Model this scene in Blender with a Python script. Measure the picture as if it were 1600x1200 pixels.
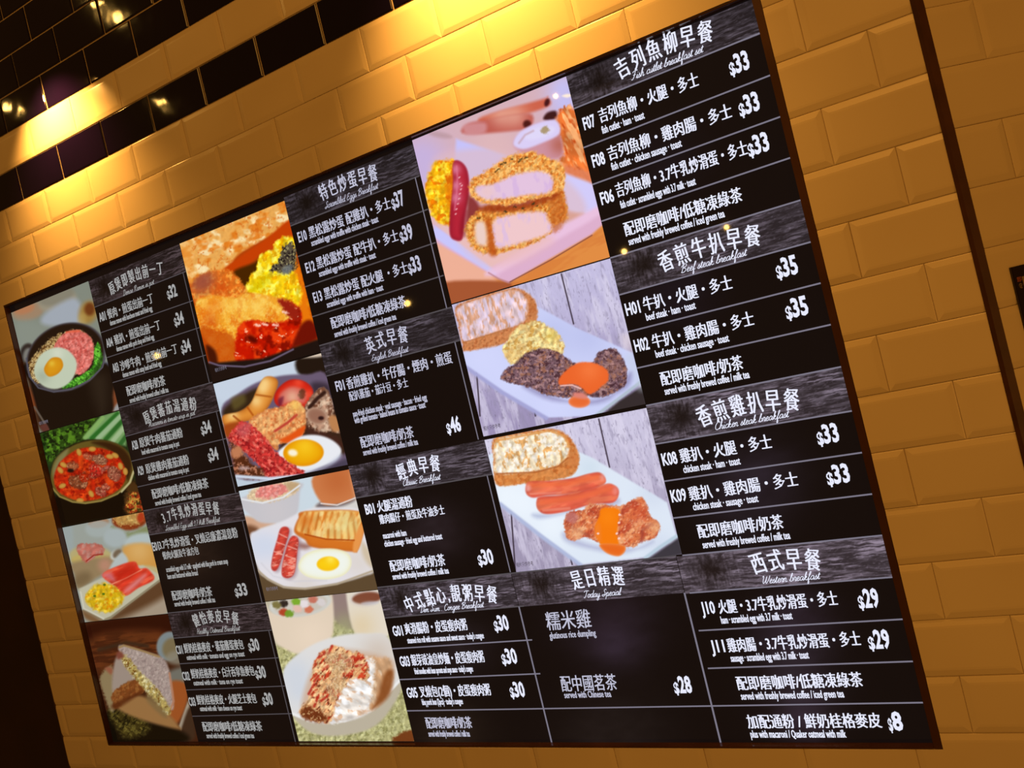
# Menu display let into a tiled cafe wall, seen from the right.
import bpy, math, random
import numpy as np
from mathutils import Matrix, Vector

for o in list(bpy.data.objects):
    bpy.data.objects.remove(o)
SC = bpy.context.scene
COL = SC.collection

# ------------------------------------------------------------------ camera
ZC = 1.95                                   # height of tile joint "row 0" above the floor
RV = (0.0586, 0.5428, -0.2328)              # camera rotation (axis-angle, wall frame)
TV = (0.4545, -0.4206, 1.2131)
FPX, CX, CY = 1499.1, 792.4, 566.6
def rot(w):
    w = np.array(w, float); t = np.linalg.norm(w); k = w / t
    K = np.array([[0, -k[2], k[1]], [k[2], 0, -k[0]], [-k[1], k[0], 0]])
    return np.eye(3) + np.sin(t) * K + (1 - np.cos(t)) * K @ K
R = rot(RV); T = np.array(TV); CAM = -R.T @ T
def W2B(x, v, z=0.0):                        # wall frame (right, down, into the wall) -> Blender
    return (x, z, ZC - v)
def un(px, py, z=0.012):                     # where a photograph pixel meets the plane at depth z
    d = R.T @ np.array([(px - CX) / FPX, (py - CY) / FPX, 1.0]); s = (z - CAM[2]) / d[2]
    return (CAM + s * d)[:2]
def pix(x, v, z=0.012):                      # plane point(s) -> photograph pixels
    X = np.stack([x, v, np.full_like(x, z)], -1) @ R.T + T
    return CX + FPX * X[..., 0] / X[..., 2], CY + FPX * X[..., 1] / X[..., 2]

cam_d = bpy.data.cameras.new('camera'); cam = bpy.data.objects.new('camera', cam_d); COL.objects.link(cam)
def wb(a): return Vector((a[0], a[2], -a[1]))
ax, up, bk = wb(R[0]), wb(-R[1]), wb(-R[2])
M = Matrix.Identity(4)
for i in range(3):
    M[i][0], M[i][1], M[i][2] = ax[i], up[i], bk[i]
M.translation = Vector(W2B(*CAM)); cam.matrix_world = M
cam_d.sensor_width = 36.0; cam_d.lens = FPX * 36 / 1600
cam_d.shift_x = (800 - CX) / 1600; cam_d.shift_y = (CY - 600) / 1600
cam_d.clip_start = 0.01
SC.camera = cam

# ------------------------------------------------------------------ light and exposure
SC.view_settings.view_transform = 'Standard'; SC.view_settings.look = 'None'
SC.view_settings.exposure = 0.0; SC.view_settings.gamma = 1.0; SC.view_settings.use_curve_mapping = False
wd = bpy.data.worlds.new('world'); SC.world = wd; wd.use_nodes = True
wd.node_tree.nodes['Background'].inputs['Color'].default_value = (1.0, 0.40, 0.07, 1)
wd.node_tree.nodes['Background'].inputs['Strength'].default_value = 0.09
def area(name, loc, target, size, power, col):
    l = bpy.data.lights.new(name, 'AREA'); l.shape = 'RECTANGLE'; l.size, l.size_y = size; l.energy = power; l.color = col
    o = bpy.data.objects.new(name, l); COL.objects.link(o); o.location = loc
    o.rotation_euler = (Vector(target) - Vector(loc)).to_track_quat('-Z', 'Y').to_euler(); return o
def spot(name, loc, target, power, col, angle, blend=0.9, radius=0.012):
    l = bpy.data.lights.new(name, 'SPOT'); l.energy = power; l.color = col; l.spot_size = math.radians(angle)
    l.spot_blend = blend; l.shadow_soft_size = radius
    o = bpy.data.objects.new(name, l); COL.objects.link(o); o.location = loc
    o.rotation_euler = (Vector(target) - Vector(loc)).to_track_quat('-Z', 'Y').to_euler(); return o
WARM = (1.0, 0.42, 0.065); HOT = (1.0, 0.46, 0.09)
area('cafe_ceiling_light', (0.35, -2.9, 3.5), (-0.1, 0, 1.2), (1.8, 1.2), 29, WARM)
area('low_fill_light', (1.9, -2.0, 1.1), (0.0, 0, 1.0), (0.8, 0.8), 7, WARM)  # unseen fill added from low right to brighten the lower tiles
# picture lights washing down the wall above the display
spot('wall_wash_light', W2B(-1.575, -0.53, -0.13), W2B(-1.568, -0.36, 0.0), 22, HOT, 98, 1.0, 0.008)
spot('wall_wash_light', W2B(-0.51, -0.53, -0.15), W2B(-0.50, -0.33, 0.0), 34, HOT, 96, 1.0, 0.008)
# small ceiling lamps of the room behind the camera, mirrored in the display's glass
def mirrored_lamp(px, py, dist, power, rad, z=0.011):
    p = np.append(un(px, py, z), z); d = p - CAM; d[2] *= -1; d /= np.linalg.norm(d)
    q = p + d * dist
    l = bpy.data.lights.new('ceiling_lamp', 'POINT'); l.energy = power; l.color = (1.0, 0.55, 0.12); l.shadow_soft_size = rad
    o = bpy.data.objects.new('ceiling_lamp', l); COL.objects.link(o); o.location = W2B(*q)
for a in ((245, 556, 3.2, .6, .016), (636, 474, 3.0, .6, .014), (1135, 355, 2.6, .35, .009), (975, 393, 2.8, .5, .011), (868, 150, 2.8, .5, .008)):
    mirrored_lamp(*a)
for a in ((176, 24, 1.6, .9, .016), (150, 4, 1.6, .4, .008), (256, 166, 2.2, .4, .012), (16, 167, 1.8, .4, .009)):   # the same row of lamps mirrored in the dark glazed tiles
    mirrored_lamp(*a, z=-0.0016)

# ------------------------------------------------------------------ helpers
def s2l(c):
    c = np.asarray(c, float)
    return np.where(c <= 0.04045, c / 12.92, ((np.clip(c, 0, None) + 0.055) / 1.055) ** 2.4)
def principled(name, base, rough, spec=0.5, coat=0.0, metal=0.0):
    m = bpy.data.materials.new(name); m.use_nodes = True; b = m.node_tree.nodes['Principled BSDF']
    b.inputs['Base Color'].default_value = (*base, 1); b.inputs['Roughness'].default_value = rough
    b.inputs['Specular IOR Level'].default_value = spec; b.inputs['Metallic'].default_value = metal
    b.inputs['Coat Weight'].default_value = coat; b.inputs['Coat Roughness'].default_value = 0.05
    return m
def noise_colour(m, c1, c2, scale, detail=4, bump=0.0, bscale=20):
    nt = m.node_tree; b = nt.nodes['Principled BSDF']
    tc = nt.nodes.new('ShaderNodeNewGeometry'); n = nt.nodes.new('ShaderNodeTexNoise'); n.inputs['Scale'].default_value = scale
    n.inputs['Detail'].default_value = detail; nt.links.new(tc.outputs['Position'], n.inputs['Vector'])
    r = nt.nodes.new('ShaderNodeValToRGB'); r.color_ramp.elements[0].color = (*c1, 1); r.color_ramp.elements[1].color = (*c2, 1)
    r.color_ramp.elements[0].position = .3; r.color_ramp.elements[1].position = .7
    nt.links.new(n.outputs['Fac'], r.inputs['Fac']); nt.links.new(r.outputs['Color'], b.inputs['Base Color'])
    if bump:
        n2 = nt.nodes.new('ShaderNodeTexNoise'); n2.inputs['Scale'].default_value = bscale; nt.links.new(tc.outputs['Position'], n2.inputs['Vector'])
        bp = nt.nodes.new('ShaderNodeBump'); bp.inputs['Strength'].default_value = bump; bp.inputs['Distance'].default_value = 0.004
        nt.links.new(n2.outputs['Fac'], bp.inputs['Height']); nt.links.new(bp.outputs['Normal'], b.inputs['Normal'])
    return m
def glow(name, col, strength=1.0, attr=False):   # pixels of the lit display under its glossy front
    m = principled(name, (0.004, 0.004, 0.004), 0.025, 0.4); b = m.node_tree.nodes['Principled BSDF']
    if attr:
        a = m.node_tree.nodes.new('ShaderNodeVertexColor'); a.layer_name = 'Col'
        m.node_tree.links.new(a.outputs['Color'], b.inputs['Emission Color'])
    else:
        b.inputs['Emission Color'].default_value = (*col, 1)
    b.inputs['Emission Strength'].default_value = strength
    return m
def link(name, me, mat, parent=None, kind=None, label=None):
    o = bpy.data.objects.new(name, me); COL.objects.link(o)
    if mat and not me.materials: me.materials.append(mat)
    if parent: o.parent = parent
    if kind: o['kind'] = kind
    if label: o['label'] = label
    return o
def mesh(name, verts, faces):
    me = bpy.data.meshes.new(name); me.from_pydata([tuple(v) for v in verts], [], faces); me.update(); return me
def box_me(name, x0, x1, v0, v1, z0, z1, off=(0, 0, 0), bevel=0):
    P = [W2B(x, v, z) for x in (x0, x1) for v in (v0, v1) for z in (z0, z1)]
    P = [(p[0] - off[0], p[1] - off[1], p[2] - off[2]) for p in P]
    F = [(0, 1, 3, 2), (4, 6, 7, 5), (0, 4, 5, 1), (2, 3, 7, 6), (0, 2, 6, 4), (1, 5, 7, 3)]
    me = mesh(name, P, F)
    import bmesh
    bm = bmesh.new(); bm.from_mesh(me)
    bmesh.ops.recalc_face_normals(bm, faces=bm.faces)
    if bevel: bmesh.ops.bevel(bm, geom=bm.edges[:], offset=bevel, segments=2, affect='EDGES')
    bm.to_mesh(me); bm.free(); return me

# ------------------------------------------------------------------ materials
cream = noise_colour(principled('cream_glaze', (.8, .7, .5), .22, .5), (.74, .62, .42), (.84, .72, .50), 3.0, 3, .10, 9)
dark_t = noise_colour(principled('blue_black_glaze', (.01, .008, .02), .055, .5), (.003, .002, .014), (.005, .002, .020), 5.0, 3, .25, 10)
grout_m = noise_colour(principled('grout', (.6, .5, .35), .8, .2), (.50, .40, .27), (.66, .54, .38), 60)
frame_m = noise_colour(principled('bronze_frame', (.05, .02, .01), .25, .5), (.045, .016, .006), (.075, .028, .012), 12)
trim_m = noise_colour(principled('dark_wood_trim', (.03, .012, .006), .35, .4), (.05, .018, .007), (.085, .032, .012), 25)
shadow_m = noise_colour(principled('dark_brown_panel', (.02, .008, .004), .5, .3), (.016, .006, .003), (.028, .010, .005), 6)

# ------------------------------------------------------------------ the tiled wall
TW, TH = 0.152, 0.076
X0, X1, Y0, Y1 = -1.911, -0.1169, -0.1025, 0.9343        # opening for the display
WL, WR = -2.0772, 0.0555                                  # ends of the wall
def wall_box(name, x0, x1, v0, v1):
    return link(name, box_me(name, x0, x1, v0, v1, 0.0012, 0.05), grout_m, None, 'structure')
import bmesh
bm = bmesh.new()
for (a, b, c, d) in ((WL, X0 + .001, -1.2, 1.6), (X1 - .001, WR, -1.2, 1.6), (X0, X1, -1.2, Y0 + .001), (X0, X1, Y1 - .001, 1.6)):
    m_ = box_me('t', a, b, c, d, .0016, .05); bm.from_mesh(m_); bpy.data.meshes.remove(m_)
me = bpy.data.meshes.new('wall_back'); bm.to_mesh(me); bm.free()
wall = link('wall_back', me, grout_m, None, 'structure')

def clip(poly, axis, val, keep_less):
    out = []
    for i in range(len(poly)):
        a, b = poly[i], poly[(i + 1) % len(poly)]
        ia = (a[axis] <= val) if keep_less else (a[axis] >= val); ib = (b[axis] <= val) if keep_less else (b[axis] >= val)
        if ia: out.append(a)
        if ia != ib:
            t = (val - a[axis]) / (b[axis] - a[axis]); out.append(tuple(a[k] + t * (b[k] - a[k]) for k in range(3)))
    return out
def tile_faces(x0, x1, v0, v1, bev, rise):
    # sloping rim, a softened shoulder, then the flat middle (z negative = towards the room)
    R_ = [(0, 0), (bev * .12, rise * .25), (bev * .85, rise * .93), (bev * 1.15, rise)]
    rings = [[(x0 + e, v0 + e, -h), (x1 - e, v0 + e, -h), (x1 - e, v1 - e, -h), (x0 + e, v1 - e, -h)] for e, h in R_]
    F = [rings[-1]]
    for a, b in zip(rings, rings[1:]):
        for i in range(4):
            j = (i + 1) % 4; F.append([a[i], a[j], b[j], b[i]])
    return F
def tile_mesh(x0, x1, v0, v1, bev, rise, regions, cx, cv):
    verts, faces = [], []
    for (a, b, c, d) in regions:
        a, b, c, d = max(a, x0), min(b, x1), max(c, v0), min(d, v1)
        if b - a < .002 or d - c < .002: continue
        edge = []
        for f in tile_faces(x0, x1, v0, v1, bev, rise):
            f = clip(clip(clip(clip(f, 0, a, False), 0, b, True), 1, c, False), 1, d, True)
            if len(f) < 3: continue
            n = len(verts); verts += f; faces.append(list(range(n, n + len(f))))
            for i in range(len(f)):
                p, q = f[i], f[(i + 1) % len(f)]
                for ax_, val in ((0, a), (0, b), (1, c), (1, d)):
                    if abs(p[ax_] - val) < 1e-6 and abs(q[ax_] - val) < 1e-6:
                        k = len(verts); verts += [q, p, (p[0], p[1], .0045), (q[0], q[1], .0045)]; faces.append([k, k + 1, k + 2, k + 3]); break
    if not faces: return None
    me = mesh('tile', [(p[0] - cx, p[2], -(p[1] - cv)) for p in verts], faces)
    bm = bmesh.new(); bm.from_mesh(me); bmesh.ops.remove_doubles(bm, verts=bm.verts, dist=1e-6); bmesh.ops.recalc_face_normals(bm, faces=bm.faces)
    bm.to_mesh(me); bm.free(); return me
rng = random.Random(4)
BIG = [(-9, 9, -9, 9)]
shared = {}
def gap_bev(dark): return (.0034, .0022, .0014) if dark else (.0008, .0098, .0018)
def is_dark(r): return r == -5 or r <= -7
def lay_tiles(parent, u_of, rng_r, xmin, xmax, hole, local, vis):
    n = 0
    for r in rng_r:
        off = u_of(r)
        for k in range(-18, 8):
            x0 = (k + off) * TW; x1 = x0 + TW; v0, v1 = r * TH, (r + 1) * TH
            if x1 < xmin + .004 or x0 > xmax - .004: continue
            if not vis(x0, x1, v0, v1): continue
            dk = is_dark(r) and parent is wall; g, bev, rise = gap_bev(dk); a, b, c, d = x0 + g / 2, x1 - g / 2, v0 + g / 2, v1 - g / 2
            cx, cv = (x0 + x1) / 2, (v0 + v1) / 2
            cut = a < xmin or b > xmax or (hole and b > hole[0] and a < hole[1] and d > hole[2] and c < hole[3])
            if not cut:
                if (dk, local) not in shared:
                    shared[(dk, local)] = tile_mesh(a, b, c, d, bev, rise, BIG, cx, cv); shared[(dk, local)].materials.append(dark_t if dk else cream)
                me = shared[(dk, local)]
            else:
                L, Rr = max(a, xmin), min(b, xmax)
                if hole and b > hole[0] and a < hole[1] and d > hole[2] and c < hole[3]:
                    h0, h1, h2, h3 = hole
                    reg = [(L, Rr, -9, h2), (L, Rr, h3, 9), (L, h0, max(-9, h2), h3), (h1, Rr, h2, h3)]
                else: reg = [(L, Rr, -9, 9)]
                me = tile_mesh(a, b, c, d, bev, rise, reg, cx, cv)
                if me is None: continue
                me.materials.append(dark_t if dk else cream)
            o = link('tile', me, None, parent)
            if local == 0:
                o.location = Vector(W2B(cx, cv, rng.uniform(-.0004, .0004)))
            else:
                o.location = (cx, rng.uniform(-.0004, .0004), ZC - cv)
            if not cut: o.rotation_euler = (rng.uniform(-.004, .004), 0, rng.uniform(-.003, .003))
            n += 1
    return n
def in_view(x0, x1, v0, v1, m=90):
    q = [pix(np.array(x), np.array(v), 0.0) for x in (x0, x1) for v in (v0, v1)]
    xs = [float(a) for a, b in q]; ys = [float(b) for a, b in q]
    return max(xs) > -m and min(xs) < 1600 + m and max(ys) > -m and min(ys) < 1200 + m
HOLE = (X0, X1, Y0, Y1)
n1 = lay_tiles(wall, lambda r: 0.0 if r % 2 == 0 else 0.5, range(-11, 15), WL, WR, HOLE, 0, in_view)
print('tiles on wall_back', n1)

# short wall turning away at the right, with its corner strip
TH2 = math.radians(40); CXR = 0.0665
wr = link('wall_right', box_me('wall_right', 0, .9, -1.2, 1.6, .0016, .05), grout_m, None, 'structure')
wr.location = (CXR, 0, 0); wr.rotation_euler = (0, 0, TH2)
def vis_r(x0, x1, v0, v1):
    q = [(CXR + x * math.cos(TH2), v, x * math.sin(TH2)) for x in (x0, x1) for v in (v0, v1)]
    P = [R @ np.array(p) + T for p in q]; xs = [CX + FPX * p[0] / p[2] for p in P]; ys = [CY + FPX * p[1] / p[2] for p in P]
    return min(xs) < 1690 and max(ys) > -60 and min(ys) < 1260
n2 = lay_tiles(wr, lambda r: -.54 if r % 2 == 0 else -.04, range(-4, 14), .003, .9, None, 1, vis_r)
print('tiles on wall_right', n2)
tr = mesh('trim_1', [(WR + .0002, .03, ZC - 1.6), (WR + .0002, -.003, ZC - 1.6), (WR + .006, -.006, ZC - 1.6), (CXR + .0035, -.001, ZC - 1.6), (CXR + .004, .03, ZC - 1.6),
                     (WR + .0002, .03, ZC + 1.2), (WR + .0002, -.003, ZC + 1.2), (WR + .006, -.006, ZC + 1.2), (CXR + .0035, -.001, ZC + 1.2), (CXR + .004, .03, ZC + 1.2)],
          [(0, 1, 6, 5), (1, 2, 7, 6), (2, 3, 8, 7), (3, 4, 9, 8), (4, 0, 5, 9), (0, 4, 3, 2, 1), (5, 6, 7, 8, 9)])
link('trim_1', tr, trim_m, None, 'structure')
# dark return and dark room beyond the left end of the tiles
link('wall_left', box_me('wall_left', -3.6, WL - .0005, -1.2, 1.6, .05, .10), shadow_m, None, 'structure')
link('trim_2', box_me('trim_2', WL - .004, WL - .0004, -1.2, 1.6, -.001, .05), trim_m, None, 'structure')

# ------------------------------------------------------------------ the display
ROOT = W2B((X0 + X1) / 2, Y1, 0.0)
disp = bpy.data.objects.new('menu_display', None); COL.objects.link(disp); disp.location = ROOT
disp['label'] = 'wide glowing black menu display with food photos set flush into the tiled wall'
disp['category'] = 'menu board'
D0 = 0.012
IX0, IX1, IY0, IY1 = X0 + .003, X1 - .0115, Y0 + .0035, Y1 - .0035
link('display_panel', box_me('display_panel', X0 + .001, X1 - .001, Y0 + .001, Y1 - .001, D0 + .0012, .045, ROOT), principled('panel_black', (.006, .005, .005), .12, .4), disp)
for (a, b, c, d) in ((X0 + .0006, IX0, Y0 + .0006, Y1 - .0006), (IX1, X1 - .0006, Y0 + .0006, Y1 - .0006), (IX0, IX1, Y0 + .0006, IY0), (IX0, IX1, IY1, Y1 - .0006)):
    link('frame_bar', box_me('frame_bar', a, b, c, d, -.0005, D0 + .0012, ROOT, .0006), frame_m, disp)
glow_attr = glow('display_picture', None, 1.0, True)
def layer_z(k): return D0 - .0003 * k
# ------------------------------------------------------------------ pictures shown on the display: coloured pixel grids
def _hash(ix, iy, seed):
    h = (ix.astype(np.int64) * 374761393 + iy.astype(np.int64) * 668265263 + seed * 1442695041) & 0xffffffff
    h = ((h ^ (h >> 13)) * 1274126177) & 0xffffffff
    return ((h ^ (h >> 16)) & 0xffff) / 65535.0
def vnoise(x, y, seed=0):
    ix, iy = np.floor(x), np.floor(y); fx, fy = x - ix, y - iy; fx = fx * fx * (3 - 2 * fx); fy = fy * fy * (3 - 2 * fy)
    a, b, c, d = _hash(ix, iy, seed), _hash(ix + 1, iy, seed), _hash(ix, iy + 1, seed), _hash(ix + 1, iy + 1, seed)
    return (a * (1 - fx) + b * fx) * (1 - fy) + (c * (1 - fx) + d * fx) * fy
def fbm(x, y, seed=0, n=4):
    s, a, t = 0, .5, 0
    for i in range(n): s = s + a * vnoise(x * 2 ** i, y * 2 ** i, seed + i * 17); t += a; a *= .55
    return s / t
def sstep(a, b, x):
    t = np.clip((x - a) / (b - a), 0, 1); return t * t * (3 - 2 * t)
def spline(P, n=6):
    P = np.array(P, float); N = len(P); out = []
    for i in range(N):
        p0, p1, p2, p3 = P[i - 1], P[i], P[(i + 1) % N], P[(i + 2) % N]
        for t in np.arange(n) / n:
            out.append(.5 * (2 * p1 + (p2 - p0) * t + (2 * p0 - 5 * p1 + 4 * p2 - p3) * t * t + (3 * p1 - p0 - 3 * p2 + p3) * t ** 3))
    return np.array(out)
class Pic:
    def __init__(s, u0, u1, v0, v1, nx, ny, z=None):
        s.ext = (u0, u1, v0, v1, nx, ny); s.z = layer_z(1) if z is None else z
        U, V = np.meshgrid(np.linspace(u0, u1, nx), np.linspace(v0, v1, ny)); s.U, s.V = U, V
        s.x, s.y = pix(U, V, s.z); s.c = np.zeros((ny, nx, 3)); s.o = (0, 0, 1); s.seed = 1
    def at(s, ox, oy, k): s.o = (ox, oy, k); return s
    def P(s, pts): return [(s.o[0] + a / s.o[2], s.o[1] + b / s.o[2]) for a, b in pts]
    def fill(s, c): s.c[:] = np.array(c) / 255.
    def sdf(s, pts, smooth=True):
        p = np.array(s.P(pts)); p = spline(p, 5) if smooth else p
        x, y = s.x, s.y; d = np.full(x.shape, 1e9); ins = np.zeros(x.shape, bool)
        m = 14; bx = (x > p[:, 0].min() - m) & (x < p[:, 0].max() + m) & (y > p[:, 1].min() - m) & (y < p[:, 1].max() + m)
        xx, yy = x[bx], y[bx]; dd = np.full(xx.shape, 1e9); ii = np.zeros(xx.shape, bool)
        for i in range(len(p)):
            a, b = p[i], p[(i + 1) % len(p)]; e = b - a; L = e @ e + 1e-12
            wx, wy = xx - a[0], yy - a[1]; t = np.clip((wx * e[0] + wy * e[1]) / L, 0, 1)
            dd = np.minimum(dd, (wx - t * e[0]) ** 2 + (wy - t * e[1]) ** 2)
            cnd = (a[1] > yy) != (b[1] > yy)
            with np.errstate(divide='ignore', invalid='ignore'):
                ii ^= cnd & (xx < (b[0] - a[0]) * (yy - a[1]) / (b[1] - a[1] + 1e-12) + a[0])
        d[bx] = np.sqrt(dd) * np.where(ii, 1, -1); d[~bx] = -99
        return d
    def put(s, m, c):
        c = np.array(c) / 255. if not isinstance(c, np.ndarray) else c
        s.c[:] = s.c * (1 - m[..., None]) + c * m[..., None]
    def poly(s, pts, c, soft=1.0, smooth=True, rough=0, rs=3.0, edge=None, a=1.0):
        s.seed += 7; d = s.sdf(pts, smooth)
        if rough: d = d + rough * (fbm(s.x / rs, s.y / rs, s.seed, 3) - .5) * 2
        m = sstep(-soft, soft, d) * a
        s.put(m, c)
        if edge:                                   # darker rim of a rounded thing: (colour, width, strength)
            w = m * np.exp(-np.clip(d, 0, None) / edge[1]) * edge[2]; s.put(w, edge[0])
        return m
    def ell(s, cx, cy, rx, ry, ang, c, soft=1.0, a=1.0, rough=0, rs=3., edge=None):
        t = np.arange(20) / 20 * 2 * np.pi; ca, sa = math.cos(math.radians(ang)), math.sin(math.radians(ang))
        pts = [(cx + rx * math.cos(q) * ca - ry * math.sin(q) * sa, cy + rx * math.cos(q) * sa + ry * math.sin(q) * ca) for q in t]
        return s.poly(pts, c, soft, True, rough, rs, edge, a)
    def line(s, pts, w, c, soft=.7, a=1.0):
        p = np.array(s.P(pts)); d = np.full(s.x.shape, 1e9)
        for i in range(len(p) - 1):
            A, B = p[i], p[i + 1]; e = B - A; L = e @ e + 1e-12; wx, wy = s.x - A[0], s.y - A[1]
            t = np.clip((wx * e[0] + wy * e[1]) / L, 0, 1); d = np.minimum(d, (wx - t * e[0]) ** 2 + (wy - t * e[1]) ** 2)
        m = (1 - sstep(w / 2 - soft, w / 2 + soft, np.sqrt(d))) * a; s.put(m, c); return m
    def tex(s, m, c, scale=4, lo=.5, hi=.6, a=1.0, ang=0, st=1.0, n=3, rel=1.0):
        s.seed += 13; ca, sa = math.cos(math.radians(ang)), math.sin(math.radians(ang))
        X = (s.x * ca + s.y * sa) / (scale * st); Y = (-s.x * sa + s.y * ca) / scale
        s.put(m * sstep(lo - .02, hi + .03, fbm(X, Y, s.seed, n)) * a, c)
        if scale < 9:
            e = .35; g = fbm(X + e, Y + e * .6, s.seed + 3, 2) - fbm(X - e, Y - e * .6, s.seed + 3, 2)   # lumpy relief
            s.c *= (1 + np.clip(g * .30, -.12, .12) * (m * a * rel))[..., None]
    def light(s, m, pts, c, r, a=1.0):             # soft patches centred at pts
        for q in s.P(pts):
            s.put(m * np.exp(-((s.x - q[0]) ** 2 + (s.y - q[1]) ** 2) / (r * r)) * a, c)
    def all(s): return np.ones(s.x.shape)
    def build(s, name, label=None, lift=1.0, parent=None):
        u0, u1, v0, v1, nx, ny = s.ext
        co = np.empty((ny, nx, 3)); co[..., 0] = s.U - ROOT[0]; co[..., 1] = s.z - ROOT[1]; co[..., 2] = ZC - s.V - ROOT[2]
        idx = np.arange(nx * ny).reshape(ny, nx); q = np.stack([idx[1:, :-1], idx[1:, 1:], idx[:-1, 1:], idx[:-1, :-1]], -1).reshape(-1, 4)
        me = bpy.data.meshes.new(name); me.vertices.add(nx * ny); me.vertices.foreach_set('co', co.ravel())
        me.loops.add(q.size); me.loops.foreach_set('vertex_index', q.ravel().astype(np.int32))
        me.polygons.add(len(q)); me.polygons.foreach_set('loop_start', np.arange(0, q.size, 4, dtype=np.int32))
        me.update(calc_edges=True)
        a = me.color_attributes.new('Col', 'FLOAT_COLOR', 'POINT'); rgba = np.ones((ny * nx, 4), np.float32)
        rgba[:, :3] = s2l(np.clip(s.c, 0, 1)).reshape(-1, 3) * lift; a.data.foreach_set('color', rgba.ravel())
        return link(name, me, glow_attr, parent or disp, None, label)
# ---- the eleven food photographs; viewing-angle dimming of the left ones painted in
AX, BX, CXX = (-1.9068, -1.6128), (-1.3130, -1.0205), (-0.7172, -0.4205)

def dots(p, pts, r, c, soft=.6, a=1.0):
    for q in pts: p.ell(q[0], q[1], r, r * .8, 0, c, soft, a, rough=.6, rs=2)

def toast(p, top, crust, face):
    pass

# A1: noodle pot with fried egg
p = Pic(*AX, -.084, .2000, 150, 210).at(0, 440, 5)
p.fill((128, 134, 122))
p.ell(220, 230, 130, 70, -12, (158, 128, 100), 5, .9); p.ell(190, 215, 80, 38, -15, (176, 120, 84), 4)
p.ell(450, 150, 150, 90, -15, (150, 142, 122), 5); p.ell(445, 120, 140, 60, -18, (128, 124, 108), 5, .8)
p.poly([(350, 250), (560, 130), (640, 200), (640, 330), (350, 340)], (158, 166, 176), 6)
p.ell(690, 240, 70, 90, 20, (156, 122, 60), 6); p.ell(700, 215, 40, 50, 0, (108, 56, 22), 4); p.ell(640, 300, 30, 50, 0, (178, 150, 84), 5, .7)
p.poly([(150, 620), (330, 500), (330, 340), (130, 330)], (138, 146, 136), 10, a=.5)
p.poly([(170, 600), (215, 780), (340, 1180), (900, 1060), (900, 760)], (70, 42, 24), 6)
p.poly([(230, 830), (300, 980), (260, 1000)], (120, 60, 30), 4); p.poly([(830, 800), (920, 900), (900, 1030), (820, 1040)], (122, 66, 38), 4, rough=3)
p.poly([(760, 640), (860, 640), (870, 740), (780, 750)], (86, 88, 110), 4); p.poly([(690, 735), (870, 750), (880, 785), (690, 790)], (24, 16, 12), 3)
p.poly([(880, 1010), (930, 940), (940, 1000)], (150, 150, 150), 3)
p.ell(215, 560, 58, 78, 10, (48, 40, 36), 3); p.ell(215, 575, 34, 56, 10, (120, 118, 112), 3)
pot = p.poly([(205, 640), (240, 800), (330, 1120), (430, 1165), (640, 1110), (860, 1040), (880, 900), (830, 640)], (22, 14, 10), 3)
p.poly([(700, 760), (830, 740), (840, 960), (780, 1040)], (48, 38, 28), 14, a=.7)
p.ell(515, 590, 322, 258, -26, (74, 70, 76), 2); p.ell(512, 585, 306, 244, -26, (30, 18, 12), 2.5)
nd = p.poly([(225, 690), (250, 600), (340, 500), (440, 420), (620, 380), (720, 470), (700, 640), (500, 760), (300, 790)], (176, 146, 92), 2, rough=4, rs=3)
p.tex(nd, (84, 50, 20), 2.4, .45, .6, .9); p.tex(nd, (214, 192, 140), 2, .58, .68, .9)
ham = p.poly([(470, 430), (600, 378), (700, 430), (735, 530), (715, 640), (640, 720), (560, 700), (420, 560)], (206, 102, 92), 1.6, rough=1.5)
p.tex(ham, (232, 138, 128), 5, .45, .65, .8); p.tex(ham, (168, 58, 52), 3, .58, .7, .7); p.line([(500, 460), (600, 440), (640, 520), (610, 600)], 3, (186, 66, 58), 1.5, .6); p.line([(520, 395), (620, 385)], 3, (226, 92, 60), 2, .8)
gr = p.poly([(480, 830), (600, 750), (720, 670), (735, 560), (760, 470), (785, 520), (800, 620), (740, 720), (620, 810)], (52, 128, 28), 1.6, rough=2)
p.tex(gr, (110, 196, 60), 3, .48, .6, .9, 40, 3); p.tex(gr, (20, 60, 14), 3, .6, .7, .8)
p.poly([(590, 800), (700, 730), (760, 640), (790, 560), (800, 620), (740, 720)], (30, 60, 20), 2, a=.7)
e = p.poly([(440, 515), (540, 545), (600, 640), (560, 770), (450, 838), (330, 810), (265, 700), (320, 570)], (190, 200, 176), 2)
p.light(e, [(330, 740)], (150, 160, 140), 12, .6); p.light(e, [(450, 560)], (212, 216, 196), 10, .7)
y = p.poly([(400, 600), (470, 600), (492, 660), (450, 720), (380, 740), (345, 680)], (214, 148, 24), 1.5, edge=((190, 110, 16), 3, .6)); p.light(y, [(405, 640)], (226, 190, 60), 5, .8)
p.line([(205, 600), (230, 740), (300, 830), (420, 862), (560, 840), (700, 770), (800, 670), (820, 600)], 2.2, (82, 80, 92), .8)
p.line([(270, 980), (345, 1100), (385, 1170)], 3, (96, 84, 72), 1); p.poly([(315, 1130), (360, 1110), (385, 1165), (340, 1170)], (92, 50, 42), 2)
p.build('food_photo', 'photo of a black noodle pot with ham and fried egg')

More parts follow.
